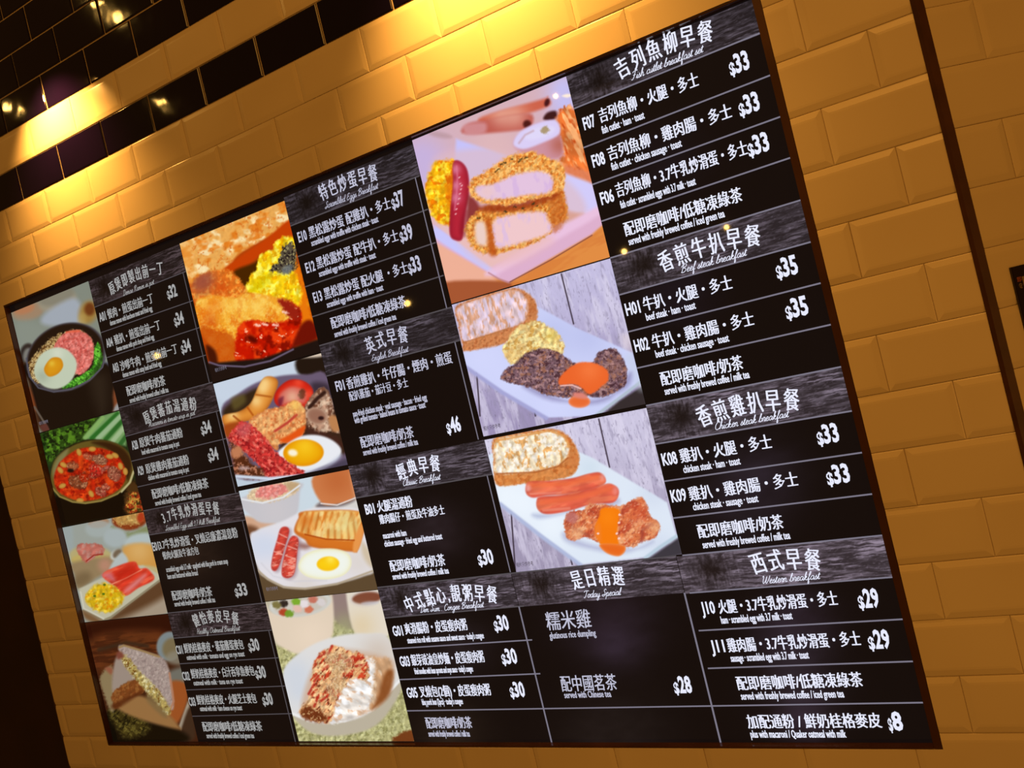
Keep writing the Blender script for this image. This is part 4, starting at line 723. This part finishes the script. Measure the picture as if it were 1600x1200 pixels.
# a light pen-script alphabet (polylines, smoothed), x-height 1
SCRIPT = {
 'a': (.95, [[(.75, .85), (.45, 1), (.15, .7), (.12, .25), (.35, 0), (.62, .25), (.75, .9), (.72, .2), (.85, 0), (1.05, .2)]]),
 'b': (.85, [[(0, .1), (.3, 1.2), (.42, 1.9), (.3, 2.05), (.2, 1.6), (.14, .3), (.35, 0), (.65, .2), (.66, .7), (.5, .85), (.85, .8)]]),
 'c': (.68, [[(.7, .8), (.45, 1), (.15, .7), (.12, .25), (.35, 0), (.75, .2)]]),
 'd': (.95, [[(.75, .85), (.45, 1), (.15, .7), (.12, .25), (.35, 0), (.65, .3), (.85, 2), (.72, .2), (.85, 0), (1.05, .2)]]),
 'e': (.7, [[(.05, .35), (.5, .6), (.55, .9), (.35, 1), (.13, .65), (.15, .2), (.38, 0), (.78, .2)]]),
 'f': (.55, [[(0, .1), (.35, 1.2), (.5, 1.9), (.35, 2.05), (.24, 1.5), (.2, -.6), (.3, -1), (.42, -.6), (.25, 0), (.6, .2)]]),
 'g': (.9, [[(.75, .85), (.45, 1), (.15, .7), (.12, .25), (.35, 0), (.62, .25), (.75, .9), (.68, -.6), (.42, -1), (.2, -.75), (.55, -.15), (.98, .2)]]),
 'h': (.85, [[(0, .1), (.3, 1.3), (.36, 2), (.2, 1.8), (.12, 0), (.2, .6), (.45, .98), (.6, .75), (.58, .15), (.72, 0), (.95, .2)]]),
 'i': (.42, [[(0, .1), (.2, .95), (.17, .2), (.3, 0), (.5, .2)], [(.25, 1.35), (.28, 1.45)]]),
 'k': (.8, [[(0, .1), (.3, 1.3), (.36, 2), (.2, 1.8), (.12, 0)], [(.14, .4), (.45, 1), (.52, .7), (.2, .5), (.55, 0), (.88, .2)]]),
 'l': (.42, [[(0, .1), (.32, 1.2), (.38, 1.95), (.25, 2), (.14, 1.4), (.14, .2), (.28, 0), (.5, .2)]]),
 'm': (1.15, [[(0, .6), (.12, 1), (.12, 0), (.2, .7), (.4, 1), (.5, .8), (.48, 0), (.56, .7), (.75, 1), (.87, .8), (.85, .15), (.98, 0), (1.25, .2)]]),
 'n': (.85, [[(0, .6), (.12, 1), (.12, 0), (.2, .7), (.42, 1), (.56, .8), (.54, .15), (.68, 0), (.95, .2)]]),
 'o': (.75, [[(.5, .98), (.2, .9), (.1, .4), (.3, 0), (.58, .25), (.6, .75), (.42, 1), (.6, .8), (.85, .85)]]),
 'p': (.85, [[(0, .5), (.15, 1), (.1, -.9)], [(.12, .6), (.4, 1), (.62, .75), (.55, .15), (.3, 0), (.6, .05), (.95, .2)]]),
 'r': (.62, [[(0, .1), (.2, 1.1), (.22, .95), (.5, .9), (.42, .2), (.52, 0), (.7, .2)]]),
 's': (.6, [[(0, .1), (.32, 1.05), (.3, .8), (.5, .35), (.35, 0), (.05, .1)], [(.35, 0), (.68, .2)]]),
 't': (.5, [[(0, .1), (.28, 1.6), (.2, .3), (.32, 0), (.58, .2)], [(.02, 1.15), (.5, 1.2)]]),
 'u': (.85, [[(.1, .95), (.1, .25), (.3, 0), (.55, .3), (.62, .95), (.58, .15), (.7, 0), (.92, .2)]]),
 'w': (1.0, [[(.1, .95), (.1, .2), (.3, 0), (.48, .4), (.5, .9), (.52, .2), (.7, 0), (.9, .5), (.9, .95), (1.05, .85)]]),
 'y': (.85, [[(.1, .95), (.1, .25), (.3, 0), (.55, .3), (.62, .95), (.58, -.6), (.35, -1), (.15, -.7), (.5, -.1), (.92, .2)]]),
 'x': (.7, [[(.05, .9), (.3, .8), (.45, .1), (.75, .2)], [(.65, .95), (.05, .05)]]),
 'F': (1.2, [[(.1, 1.7), (.5, 2), (1.3, 1.95)], [(.75, 1.95), (.6, .6), (.3, 0), (.02, .15)], [(.35, 1), (.95, 1.05)]]),
 'B': (1.3, [[(.45, 1.95), (.25, 0)], [(.0, 1.4), (.3, 1.95), (.9, 2.05), (1.1, 1.6), (.5, 1.1), (1.0, .95), (1.05, .35), (.6, 0), (.1, .15)]]),
 'C': (1.1, [[(.95, 1.6), (.85, 2), (.35, 1.7), (.1, .9), (.3, .1), (.7, 0), (1.15, .3)]]),
 'W': (1.7, [[(0, 1.7), (.25, 1.95), (.25, .6), (.45, 0), (.8, .7), (.95, 1.8), (.9, .5), (1.1, 0), (1.45, .8), (1.6, 1.95)]]),
 'T': (1.1, [[(.0, 1.6), (.3, 2), (1.3, 1.95)], [(.75, 1.95), (.6, .5), (.35, 0), (.1, .2)]]),
 'S': (1.1, [[(1.0, 1.7), (.8, 2.05), (.45, 1.6), (.8, .9), (.7, .2), (.3, 0), (.05, .3), (.4, .5), (1.1, .3)]]),
 'E': (1.1, [[(.95, 1.7), (.7, 2), (.35, 1.7), (.4, 1.15), (.7, 1.05), (.25, .9), (.15, .3), (.5, 0), (1.05, .35)]]),
 'D': (1.2, [[(.4, 1.9), (.25, .1), (.05, .1), (.5, 0), (1.05, .6), (.95, 1.6), (.5, 2), (.05, 1.7)]]),
 'R': (1.25, [[(.45, 1.9), (.25, 0)], [(.0, 1.4), (.35, 1.95), (.9, 2), (1.0, 1.5), (.5, 1.05), (.85, .3), (1.2, .1)]]),
 'M': (1.6, [[(0, .1), (.3, .5), (.5, 1.95), (.6, .2), (1.0, 1.95), (1.1, .3), (1.3, 0), (1.6, .25)]]),
 'H': (1.3, [[(.1, 1.7), (.4, 1.95), (.25, 0)], [(1.1, 1.95), (.9, .2), (1.3, .15)], [(.2, 1), (1.0, 1.05)]]),
 'O': (1.25, [[(.6, 2), (.15, 1.5), (.15, .4), (.6, 0), (1.05, .6), (1.0, 1.6), (.6, 2), (.9, 1.7), (1.2, 1.8)]]),
 '3': (.8, [[(.1, 1.6), (.4, 1.9), (.65, 1.5), (.3, 1.05), (.65, .6), (.35, 0), (.05, .3)]]),
 '7': (.8, [[(.1, 1.85), (.7, 1.85), (.3, 0)]]), '.': (.35, [[(.1, .0), (.14, .08)]]), ' ': (.55, []),
}
def curve_pts(P):
    P = [P[0]] + list(P) + [P[-1]]; out = []
    for i in range(1, len(P) - 2):
        p0, p1, p2, p3 = [np.array(q, float) for q in P[i - 1:i + 3]]
        for t in (0, .34, .67): out.append(.5 * (2 * p1 + (p2 - p0) * t + (2 * p0 - 5 * p1 + 4 * p2 - p3) * t * t + (3 * p1 - p0 - 3 * p2 + p3) * t ** 3))
    out.append(np.array(P[-1], float)); return out
def script_text(ink, txt, a, b, xh, w=.17, slant=.35):
    A, B = un(*a), un(*b); strokes = []; x = 0
    for ch in txt:
        adv, L = SCRIPT[ch]
        for s_ in L: strokes.append([(q[0] + x + q[1] * slant, q[1]) for q in curve_pts(s_)])
        x += adv
    k = (B[0] - A[0]) / x; th = w * xh / 2; base = (A[1] + B[1]) / 2
    for s_ in strokes:
        P = [np.array([A[0] + q[0] * k, base - q[1] * xh]) for q in s_]; V, F = [], []
        for i, q in enumerate(P):
            d = P[min(i + 1, len(P) - 1)] - P[max(i - 1, 0)]; d = d / (np.linalg.norm(d) + 1e-9); n = np.array([-d[1], d[0]]) * th; V += [q + n, q - n]
        for i in range(len(P) - 1): F.append([2 * i, 2 * i + 1, 2 * i + 3, 2 * i + 2])
        ink.add(V, F)
def arc_text(ink, txt, a, b, h, sag, offset=.0):
    # character centres from pixel a to pixel b, bulging upward by sag metres
    A, B = un(*a), un(*b); n = len(txt)
    ws = [.35 if ch in ',.' else .62 if ch.isdigit() else 1.0 for ch in txt]; pos = [sum(ws[:i]) + ws[i] / 2 for i in range(n)]; span = pos[-1] - pos[0]
    for i, ch in enumerate(txt):
        t = (pos[i] - pos[0]) / span; cx = A[0] + (B[0] - A[0]) * t; cv = A[1] + (B[1] - A[1]) * t - sag * 4 * t * (1 - t)
        ang = math.atan2(-4 * sag * (1 - 2 * t) - 0, abs(B[0] - A[0])) * 1.0
        V, F = glyphs(ch, offset)
        if not len(V): continue
        m = np.array([(V[:, 0].min() + V[:, 0].max()) / 2, .33]); Q = (V - m) * np.array([min(h * .84, abs(B[0] - A[0]) / span * .86), -h])
        ca, sa = math.cos(ang), math.sin(ang); Q = np.stack([Q[:, 0] * ca - Q[:, 1] * sa + cx, Q[:, 0] * sa + Q[:, 1] * ca + cv], -1)
        for dx in (-.0006, .0006): ink.add(Q + np.array([dx, 0]), F)

AT0, AT1, BT0, BT1, CT0, CT1 = -1.6122, -1.3138, -1.0200, -.7180, -.4200, IX1
# (u0, u1, v0, v1, brightness with viewing-angle dimming included, title, first centre, last centre, em, sag, script, s0, s1, material)
HEAD = [
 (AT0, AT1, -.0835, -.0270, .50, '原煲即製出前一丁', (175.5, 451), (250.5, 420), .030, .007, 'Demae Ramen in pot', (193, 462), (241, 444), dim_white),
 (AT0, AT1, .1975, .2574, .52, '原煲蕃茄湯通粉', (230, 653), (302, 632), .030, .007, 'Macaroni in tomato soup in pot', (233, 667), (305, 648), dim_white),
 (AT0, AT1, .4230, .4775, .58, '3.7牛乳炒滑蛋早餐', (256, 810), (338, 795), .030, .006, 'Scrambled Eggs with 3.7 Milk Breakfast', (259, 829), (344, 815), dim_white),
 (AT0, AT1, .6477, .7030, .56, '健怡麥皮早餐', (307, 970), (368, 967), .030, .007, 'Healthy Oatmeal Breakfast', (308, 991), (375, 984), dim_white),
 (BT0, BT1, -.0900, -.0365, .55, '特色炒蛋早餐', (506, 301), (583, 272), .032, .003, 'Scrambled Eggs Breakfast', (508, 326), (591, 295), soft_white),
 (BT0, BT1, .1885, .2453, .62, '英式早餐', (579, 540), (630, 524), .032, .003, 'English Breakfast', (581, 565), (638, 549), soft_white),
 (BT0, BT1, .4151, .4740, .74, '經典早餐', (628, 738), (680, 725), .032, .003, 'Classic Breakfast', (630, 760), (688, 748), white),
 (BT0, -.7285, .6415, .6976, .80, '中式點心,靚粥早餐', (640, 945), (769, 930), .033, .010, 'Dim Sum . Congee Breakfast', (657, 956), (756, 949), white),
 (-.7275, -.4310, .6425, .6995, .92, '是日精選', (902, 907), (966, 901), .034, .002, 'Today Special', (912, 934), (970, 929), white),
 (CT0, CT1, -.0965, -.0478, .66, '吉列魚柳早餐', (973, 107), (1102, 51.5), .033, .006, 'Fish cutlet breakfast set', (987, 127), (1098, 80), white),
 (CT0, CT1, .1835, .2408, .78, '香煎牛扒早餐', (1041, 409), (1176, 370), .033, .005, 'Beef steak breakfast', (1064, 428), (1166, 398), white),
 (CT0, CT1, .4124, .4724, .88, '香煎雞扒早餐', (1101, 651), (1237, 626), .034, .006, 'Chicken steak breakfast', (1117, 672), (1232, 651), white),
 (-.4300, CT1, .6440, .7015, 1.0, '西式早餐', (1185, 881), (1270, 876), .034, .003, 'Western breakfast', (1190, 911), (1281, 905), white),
]
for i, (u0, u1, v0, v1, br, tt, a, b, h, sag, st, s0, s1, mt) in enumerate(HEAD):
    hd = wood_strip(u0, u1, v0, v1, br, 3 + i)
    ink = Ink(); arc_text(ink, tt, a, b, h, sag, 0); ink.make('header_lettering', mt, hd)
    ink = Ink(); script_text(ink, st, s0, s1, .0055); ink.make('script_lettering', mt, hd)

# ------------------------------------------------------------------ thin rules between the rows and columns
def rule(u0, u1, v0, v1, mat, w=.0011, name='divider_line'):
    if abs(u1 - u0) > abs(v1 - v0): V = [(u0, v0 - w), (u1, v1 - w), (u1, v1 + w), (u0, v0 + w)]
    else: V = [(u0 - w, v0), (u0 + w, v0), (u1 + w, v1), (u1 - w, v1)]
    k = Ink(); k.add(V, [[0, 1, 2, 3]]); k.make(name, mat, disp, 2)
for va, vb in ((-.0465, -.0495), (.0140, .0090), (.0710, .0665), (.1278, .1233), (.1845, .1820), (.2415, .2398), (.2985, .2967), (.3545, .3541), (.4124, .4124), (.4716, .4733), (.5288, .5308), (.5855, .5880), (.6430, .6450)):
    rule(CT0, CT1 - .0006, va, vb, rule_m)
for v in (.7015, .7595, .8175): rule(-.4230, CT1 - .0006, v - .001, v + .001, rule_m)
rule(BT0, CT1 - .0006, .8720, .8752, rule_m)
for v in (-.0365, .0210, .0778, .1340, .1885): rule(BT0, BT1 - .001, v, v, rule_dim)
rule(BT0, BT1, .2453, .2453, rule_dim); rule(BT0, BT1, .4740, .4740, rule_dim); rule(BT0, -.43, .6415, .6425, rule_dim)
for v in (.6985, .7562, .8137): rule(BT0, -.7180, v, v, rule_m if v > .7 else rule_dim)
for va, vb in ((-.0264, -.0277), (.0300, .0318), (.0850, .0870), (.1400, .1430), (.1960, .1985), (.2586, .2562), (.3134, .3134), (.3700, .3685), (.4225, .4240), (.4755, .4790), (.6476, .6478), (.7028, .7031), (.7590, .7593), (.8166, .8168), (.8742, .8728)):
    rule(AT0, AT1, va, vb, rule_dim, .0009)
for v0, v1 in ((-.027, .198), (.257, .423), (.478, .6477), (.703, .9300)): rule(-1.3225, -1.3225, v0, v1, rule_dim, .0012)
for v0, v1 in ((-.037, .1885), (.2455, .4130), (.474, .6400)): rule(-.7285, -.7285, v0, v1, rule_m, .0010)
rule(-.7281, -.7281, .6985, .9305, rule_m, .0014); rule(-.4312, -.4312, .6995, .9305, rule_m, .0014)

# ------------------------------------------------------------------ menu lines
ZH, ZS, EN, CO = .0232, .0190, .0160, .0262
def item(mat, code=None, zh=None, zh2=None, ens=(), zs=ZH):
    """code=(text,a,b)  zh=(text,a,b)  ens=[(text,a,b)...] all baseline ends in photograph pixels"""
    k = Ink()
    if code: k.fit(code[0], code[1], code[2], CO, .018, 0, .0002)
    if zh: k.fit(zh[0], zh[1], zh[2], zs, 0, 0, .0005, .06)
    if zh2: k.fit(zh2[0], zh2[1], zh2[2], ZS, 0, 0, .0004, .06)
    for e in ens: k.fit(e[0], e[1], e[2], EN, .012, 0, .0002)
    k.make('menu_item', mat, disp)
def price(mat, txt, a, b, h=.0355):
    A, B = un(*a), un(*b); k = Ink(); w = B[0] - A[0]; base = (A[1] + B[1]) / 2
    V, F = glyphs('$', .03); Q = V.copy(); Q[:, 0] = A[0] + (V[:, 0] - V[:, 0].min()) / np.ptp(V[:, 0]) * w * .29; Q[:, 1] = base + .001 - V[:, 1] * h * .68; k.add(Q, F)
    V, F = glyphs(txt, .035); Q = V.copy(); Q[:, 0] = A[0] + w * .30 + (V[:, 0] - V[:, 0].min()) / np.ptp(V[:, 0]) * w * .70; Q[:, 1] = base - V[:, 1] * h; k.add(Q, F)
    k.make('price', mat, disp)
COF, TEA, GRN = '配即磨咖啡/奶茶', 'served with freshly brewed coffee / milk tea', 'served with freshly brewed coffee / iced green tea'
COG = '配即磨咖啡/低糖凍綠茶'
W, S_, D_ = white, soft_white, dim_white
D2 = 'D'
# right column
item(W, ('F07', (914, 203), (932, 197)), ('吉列魚柳・火腿・多士', (939, 193), (1093, 133)), None, [('fish cutlet · ham · toast', (942, 209), (1008, 185))])
item(W, ('F08', (928, 262), (947, 255)), ('吉列魚柳・雞肉腸・多士', (953, 252), (1145, 182)), None, [('fish cutlet · chicken sausage · toast', (957, 267), (1066, 228))])
item(W, ('F06', (941, 320), (961, 314)), ('吉列魚柳・3.7牛乳炒滑蛋・多士', (966, 311), (1169, 238)), None, [('fish cutlet · scrambled eggs with 3.7 milk · toast', (971, 326), (1088, 288))])
item(W, None, (COG, (979, 371), (1161, 312)), None, [(GRN, (984, 384), (1133, 338))])
item(W, ('H01', (980, 493), (1002, 488)), ('牛扒・火腿・多士', (1008, 486), (1146, 451)), None, [('beef steak · ham · toast', (1011, 501), (1088, 482))])
item(W, ('H02', (994, 550), (1016, 545)), ('牛扒・雞肉腸・多士', (1022, 544), (1180, 508)), None, [('beef steak · chicken sausage · toast', (1026, 559), (1140, 533))])
item(W, None, (COF, (1035, 602), (1163, 577)), None, [(TEA, (1040, 617), (1172, 590))])
item(W, ('K08', (1037, 727), (1060, 724)), ('雞扒・火腿・多士', (1065, 722), (1208, 701)), None, [('chicken steak · ham · toast', (1069, 738), (1158, 726))])
item(W, ('K09', (1051, 785), (1074, 781)), ('雞扒・雞肉腸・多士', (1079, 781), (1249, 760)), None, [('chicken steak · sausage · toast', (1084, 796), (1186, 785))])
item(W, None, (COF, (1093, 840), (1226, 826)), None, [(TEA, (1099, 855), (1236, 843))])
item(W, ('J10', (1098, 959), (1119, 958)), ('火腿・3.7牛乳炒滑蛋・多士', (1125, 957), (1311, 947)), None, [('ham · scrambled egg with 3.7 milk · toast', (1128, 974), (1239, 967))])
item(W, ('J11', (1113, 1019), (1134, 1018)), ('雞肉腸・3.7牛乳炒滑蛋・多士', (1139, 1017), (1347, 1010)), None, [('sausage · scrambled egg with 3.7 milk · toast', (1143, 1033), (1265, 1029))])
item(W, None, (COG, (1154, 1077), (1350, 1073)), None, [(GRN, (1159, 1092), (1320, 1090))])
item(W, None, ('加配通粉 / 鮮奶桂格麥皮', (1170, 1137), (1379, 1137)), None, [('plus with macaroni / Quaker oatmeal with milk', (1174, 1152), (1323, 1152))])
for t_, a, b in (('33', (1142, 117), (1173, 106)), ('33', (1157, 181), (1189, 170)), ('33', (1171, 244), (1204, 233)), ('35', (1215, 434), (1249, 426)), ('35', (1230, 498), (1265, 489)), ('33', (1279, 694), (1313, 688)), ('33', (1294, 757), (1330, 751)), ('29', (1343, 949), (1376, 947)), ('29', (1359, 1013), (1393, 1011)), ('28', (1055, 1082), (1083, 1081)), ('8', (1390, 1140), (1413, 1140))): price(W, t_, a, b)
# today special
k = Ink(); k.fit('糯米雞', (856, 983), (926, 977), .0335, 0, .1, .0003); k.fit('glutinous rice dumpling', (860, 998), (932, 993), .0155, .008, 0, .0002); k.make('menu_item', S_, disp)
k = Ink(); k.fit('配中國茗茶', (879, 1078), (966, 1076), .0290, 0, .1, .0003); k.fit('served with Chinese tea', (883, 1090), (956, 1089), .0155, .008, 0, .0002); k.make('menu_item', S_, disp)
# middle column
item(S_, ('E10', (468, 379), (481, 374)), ('黑松露炒蛋 配雞扒・多士', (485, 372), (612, 326)), None, [('scrambled eggs with truffle with chicken steak · toast', (488, 385), (592, 346))])
item(S_, ('E12', (480, 427), (494, 422)), ('黑松露炒蛋 配牛扒・多士', (497, 420), (624, 376)), None, [('scrambled eggs with truffle with steak · toast', (500, 433), (588, 402))])
item(S_, ('E13', (492, 473), (505, 469)), ('黑松露炒蛋 配火腿 ・多士', (509, 467), (639, 427)), None, [('scrambled eggs with truffle with ham · toast', (512, 480), (600, 454))])
item(S_, None, (COG, (520, 514), (636, 479)), None, [(GRN, (524, 527), (620, 499))])
item(S_, ('F01', (527, 612), (540, 608)), ('香煎雞扒・牛仔腸・煙肉・煎蛋', (544, 608), (708, 567)), ('配扒蕃茄・茄汁豆・多士', (548, 627), (639, 604)), [('pan-fried chicken steak · veal sausage · bacon · fried egg', (553, 651), (668, 625)), ('with grilled tomato · baked beans in tomato sauce · toast', (555, 661), (666, 637))])
item(S_, None, (COF, (566, 700), (648, 683)), None, [(TEA, (569, 712), (654, 694))])
item(W, ('B01', (573, 804), (587, 801)), ('火腿湯通粉', (592, 801), (646, 791)), ('雞肉腸仔・煎蛋及牛油多士', (595, 819), (696, 803)), [('macaroni with ham', (600, 842), (636, 836)), ('chicken sausage · fried egg and buttered toast', (602, 854), (692, 842))])
item(W, None, (COF, (612, 894), (697, 882)), None, [(TEA, (615, 906), (702, 895))])
item(W, ('G01', (616, 994), (631, 992)), ('爽滑腸粉・皮蛋瘦肉粥', (635, 992), (731, 983)), None, [('steamed rice roll with sesame sauce and sweet sauce · today\'s congee', (638, 1005), (757, 997))])
item(W, ('G03', (627, 1041), (642, 1040)), ('銀芽豉油皇炒麵・皮蛋瘦肉粥', (645, 1040), (758, 1034)), None, [('fried noodles with bean sprouts and soya sauce · today\'s congee', (649, 1053), (740, 1049))])
item(W, ('G05', (638, 1090), (654, 1089)), ('叉燒包(2個)・皮蛋瘦肉粥', (658, 1089), (768, 1086)), None, [('bbq pork bun (2pcs) · today\'s congee', (661, 1102), (724, 1099))])
item(S_, None, (COF, (668, 1138), (739, 1137)), None, [(TEA, (671, 1151), (735, 1150))])
for m_, t_, a, b in ((S_, '37', (614, 326), (634, 319)), (S_, '39', (627, 378), (647, 371)), (S_, '33', (640, 427), (660, 421)), (W, '46', (700, 677), (722, 672)), (W, '30', (749, 883), (773, 879)), (W, '30', (774, 985), (797, 983)), (W, '30', (786, 1037), (810, 1035)), (W, '30', (799, 1089), (822, 1087))): price(m_, t_, a, b)
# left column
FE = ' and fried egg'
item(D_, ('A01', (157, 503), (167, 499)), ('餐肉・煎蛋出前一丁', (170, 498), (241, 473)), None, [('demae ramen with luncheon meat' + FE, (173, 508), (239, 486))])
item(D_, ('A04', (168, 543), (178, 540)), ('豬扒・煎蛋出前一丁', (181, 539), (252, 514)), None, [('demae ramen with pork chop' + FE, (183, 548), (242, 531))])
item(D_, ('A03', (178, 582), (187, 579)), ('沙嗲牛肉・煎蛋出前一丁', (190, 579), (279, 552)), None, [('demae ramen with satay beef' + FE, (193, 590), (253, 571))])
item(D_, None, (COF, (200, 618), (260, 602)), None, [(TEA, (204, 630), (264, 612))])
item(D_, ('A28', (208, 703), (217, 700)), ('原煲牛肉蕃茄通粉', (220, 699), (287, 683)), None, [('beef with macaroni in tomato soup in pot', (223, 711), (281, 696))])
item(D_, ('A29', (217, 743), (226, 740)), ('原煲雞肉蕃茄通粉', (230, 740), (297, 725)), None, [('chicken with macaroni in tomato soup in pot', (233, 751), (296, 736))])
item(D_, None, (COG, (240, 780), (327, 761)), None, [(GRN, (244, 791), (315, 775))])
item(D_, ('E01', (240, 861), (250, 859)), ('3.7牛乳炒滑蛋・叉燒忌廉濃湯意粉', (251, 859), (373, 839)), ('餐肉火腿及牛油方包', (256, 874), (312, 866)), [('scrambled eggs with 3.7 milk · spaghetti with bbq pork in cream soup', (261, 894), (357, 880)), ('ham and buttered white bread', (263, 905), (310, 898))])
item(D_, None, (COF, (271, 938), (333, 931)), None, [(TEA, (274, 948), (337, 940))])
item(D_, ('C01', (277, 1022), (287, 1021)), ('鮮奶桂格麥皮・蕃茄雞蛋麥包', (290, 1021), (382, 1013)), None, [('oatmeal with milk · tomato and egg on rye toast', (293, 1031), (383, 1025))])
item(D_, ('C02', (287, 1063), (298, 1062)), ('鮮奶桂格麥皮・白汁吞拿魚麥包', (301, 1061), (399, 1054)), None, [('oatmeal with milk · tuna on rye toast', (304, 1072), (380, 1066))])
item(D_, ('C03', (297, 1103), (307, 1102)), ('鮮奶桂格麥皮・火腿芝士麥包', (310, 1102), (402, 1097)), None, [('oatmeal with milk · ham cheese on rye toast', (314, 1112), (379, 1108))])
item(D_, None, (COG, (319, 1143), (411, 1141)), None, [(GRN, (324, 1153), (398, 1153))])
for t_, a, b in (('32', (263, 467), (278, 461)), ('34', (274, 509), (289, 504)), ('34', (285, 552), (300, 547)), ('34', (316, 679), (332, 674)), ('34', (327, 720), (343, 717)), ('33', (369, 932), (388, 928)), ('30', (390, 1017), (407, 1015)), ('30', (401, 1060), (417, 1057)), ('30', (412, 1101), (428, 1100))): price(D_, t_, a, b, .034)
# small print under the photographs
for a, b, m_ in (((757, 673), (783, 667), dark_m), ((808, 886), (834, 882), dark_m), ((337, 581), (355, 576), rule_m), ((417, 923), (435, 921), rule_m), ((62, 664), (76, 660), rule_m)):
    k = Ink(); k.fit('相片只供參考', a, b, .0085); k.make('small_print', m_, disp)

# ------------------------------------------------------------------ second sign, on the wall that turns away
sg = bpy.data.objects.new('wall_sign', None); COL.objects.link(sg); sg.location = (CXR, 0, 0); sg.rotation_euler = (0, 0, TH2)
sg['label'] = 'dark sign with small orange lettering cut off at the right edge'; sg['category'] = 'sign'
SX0, SV0 = .0290, .3340
def local_box(name, x0, x1, v0, v1, y0, y1, mat, bev=.0006):
    P = [(x, y, ZC - v) for x in (x0, x1) for v in (v0, v1) for y in (y0, y1)]
    me = mesh(name, P, [(0, 1, 3, 2), (4, 6, 7, 5), (0, 4, 5, 1), (2, 3, 7, 6), (0, 2, 6, 4), (1, 5, 7, 3)]); b = bmesh.new(); b.from_mesh(me)
    bmesh.ops.recalc_face_normals(b, faces=b.faces); bmesh.ops.bevel(b, geom=b.edges[:], offset=bev, segments=2, affect='EDGES'); b.to_mesh(me); b.free(); return link(name, me, mat, sg)
local_box('sign_board', SX0, SX0 + .42, SV0, SV0 + .56, -.0065, -.0018, principled('sign_black', (.012, .005, .005), .35, .4))
or1 = principled('orange_print', (.42, .10, .05), .5); or2 = principled('pale_print', (.30, .22, .14), .5)
def sign_text(txt, x, v, h, mat):
    V, F = glyphs(txt, .01); me = mesh('sign_lettering', [(x + q[0] * h, -.0068, ZC - (v - q[1] * h)) for q in V], F)
    if me.polygons and sum(p.normal.y for p in me.polygons) > 0: me.flip_normals()
    link('sign_lettering', me, mat, sg)
sign_text('Fr', SX0 + .0095, SV0 + .0275, .0195, or2)
sign_text('即', SX0 + .0034, SV0 + .0190, .0068, or1); sign_text('食', SX0 + .0034, SV0 + .0270, .0068, or2)
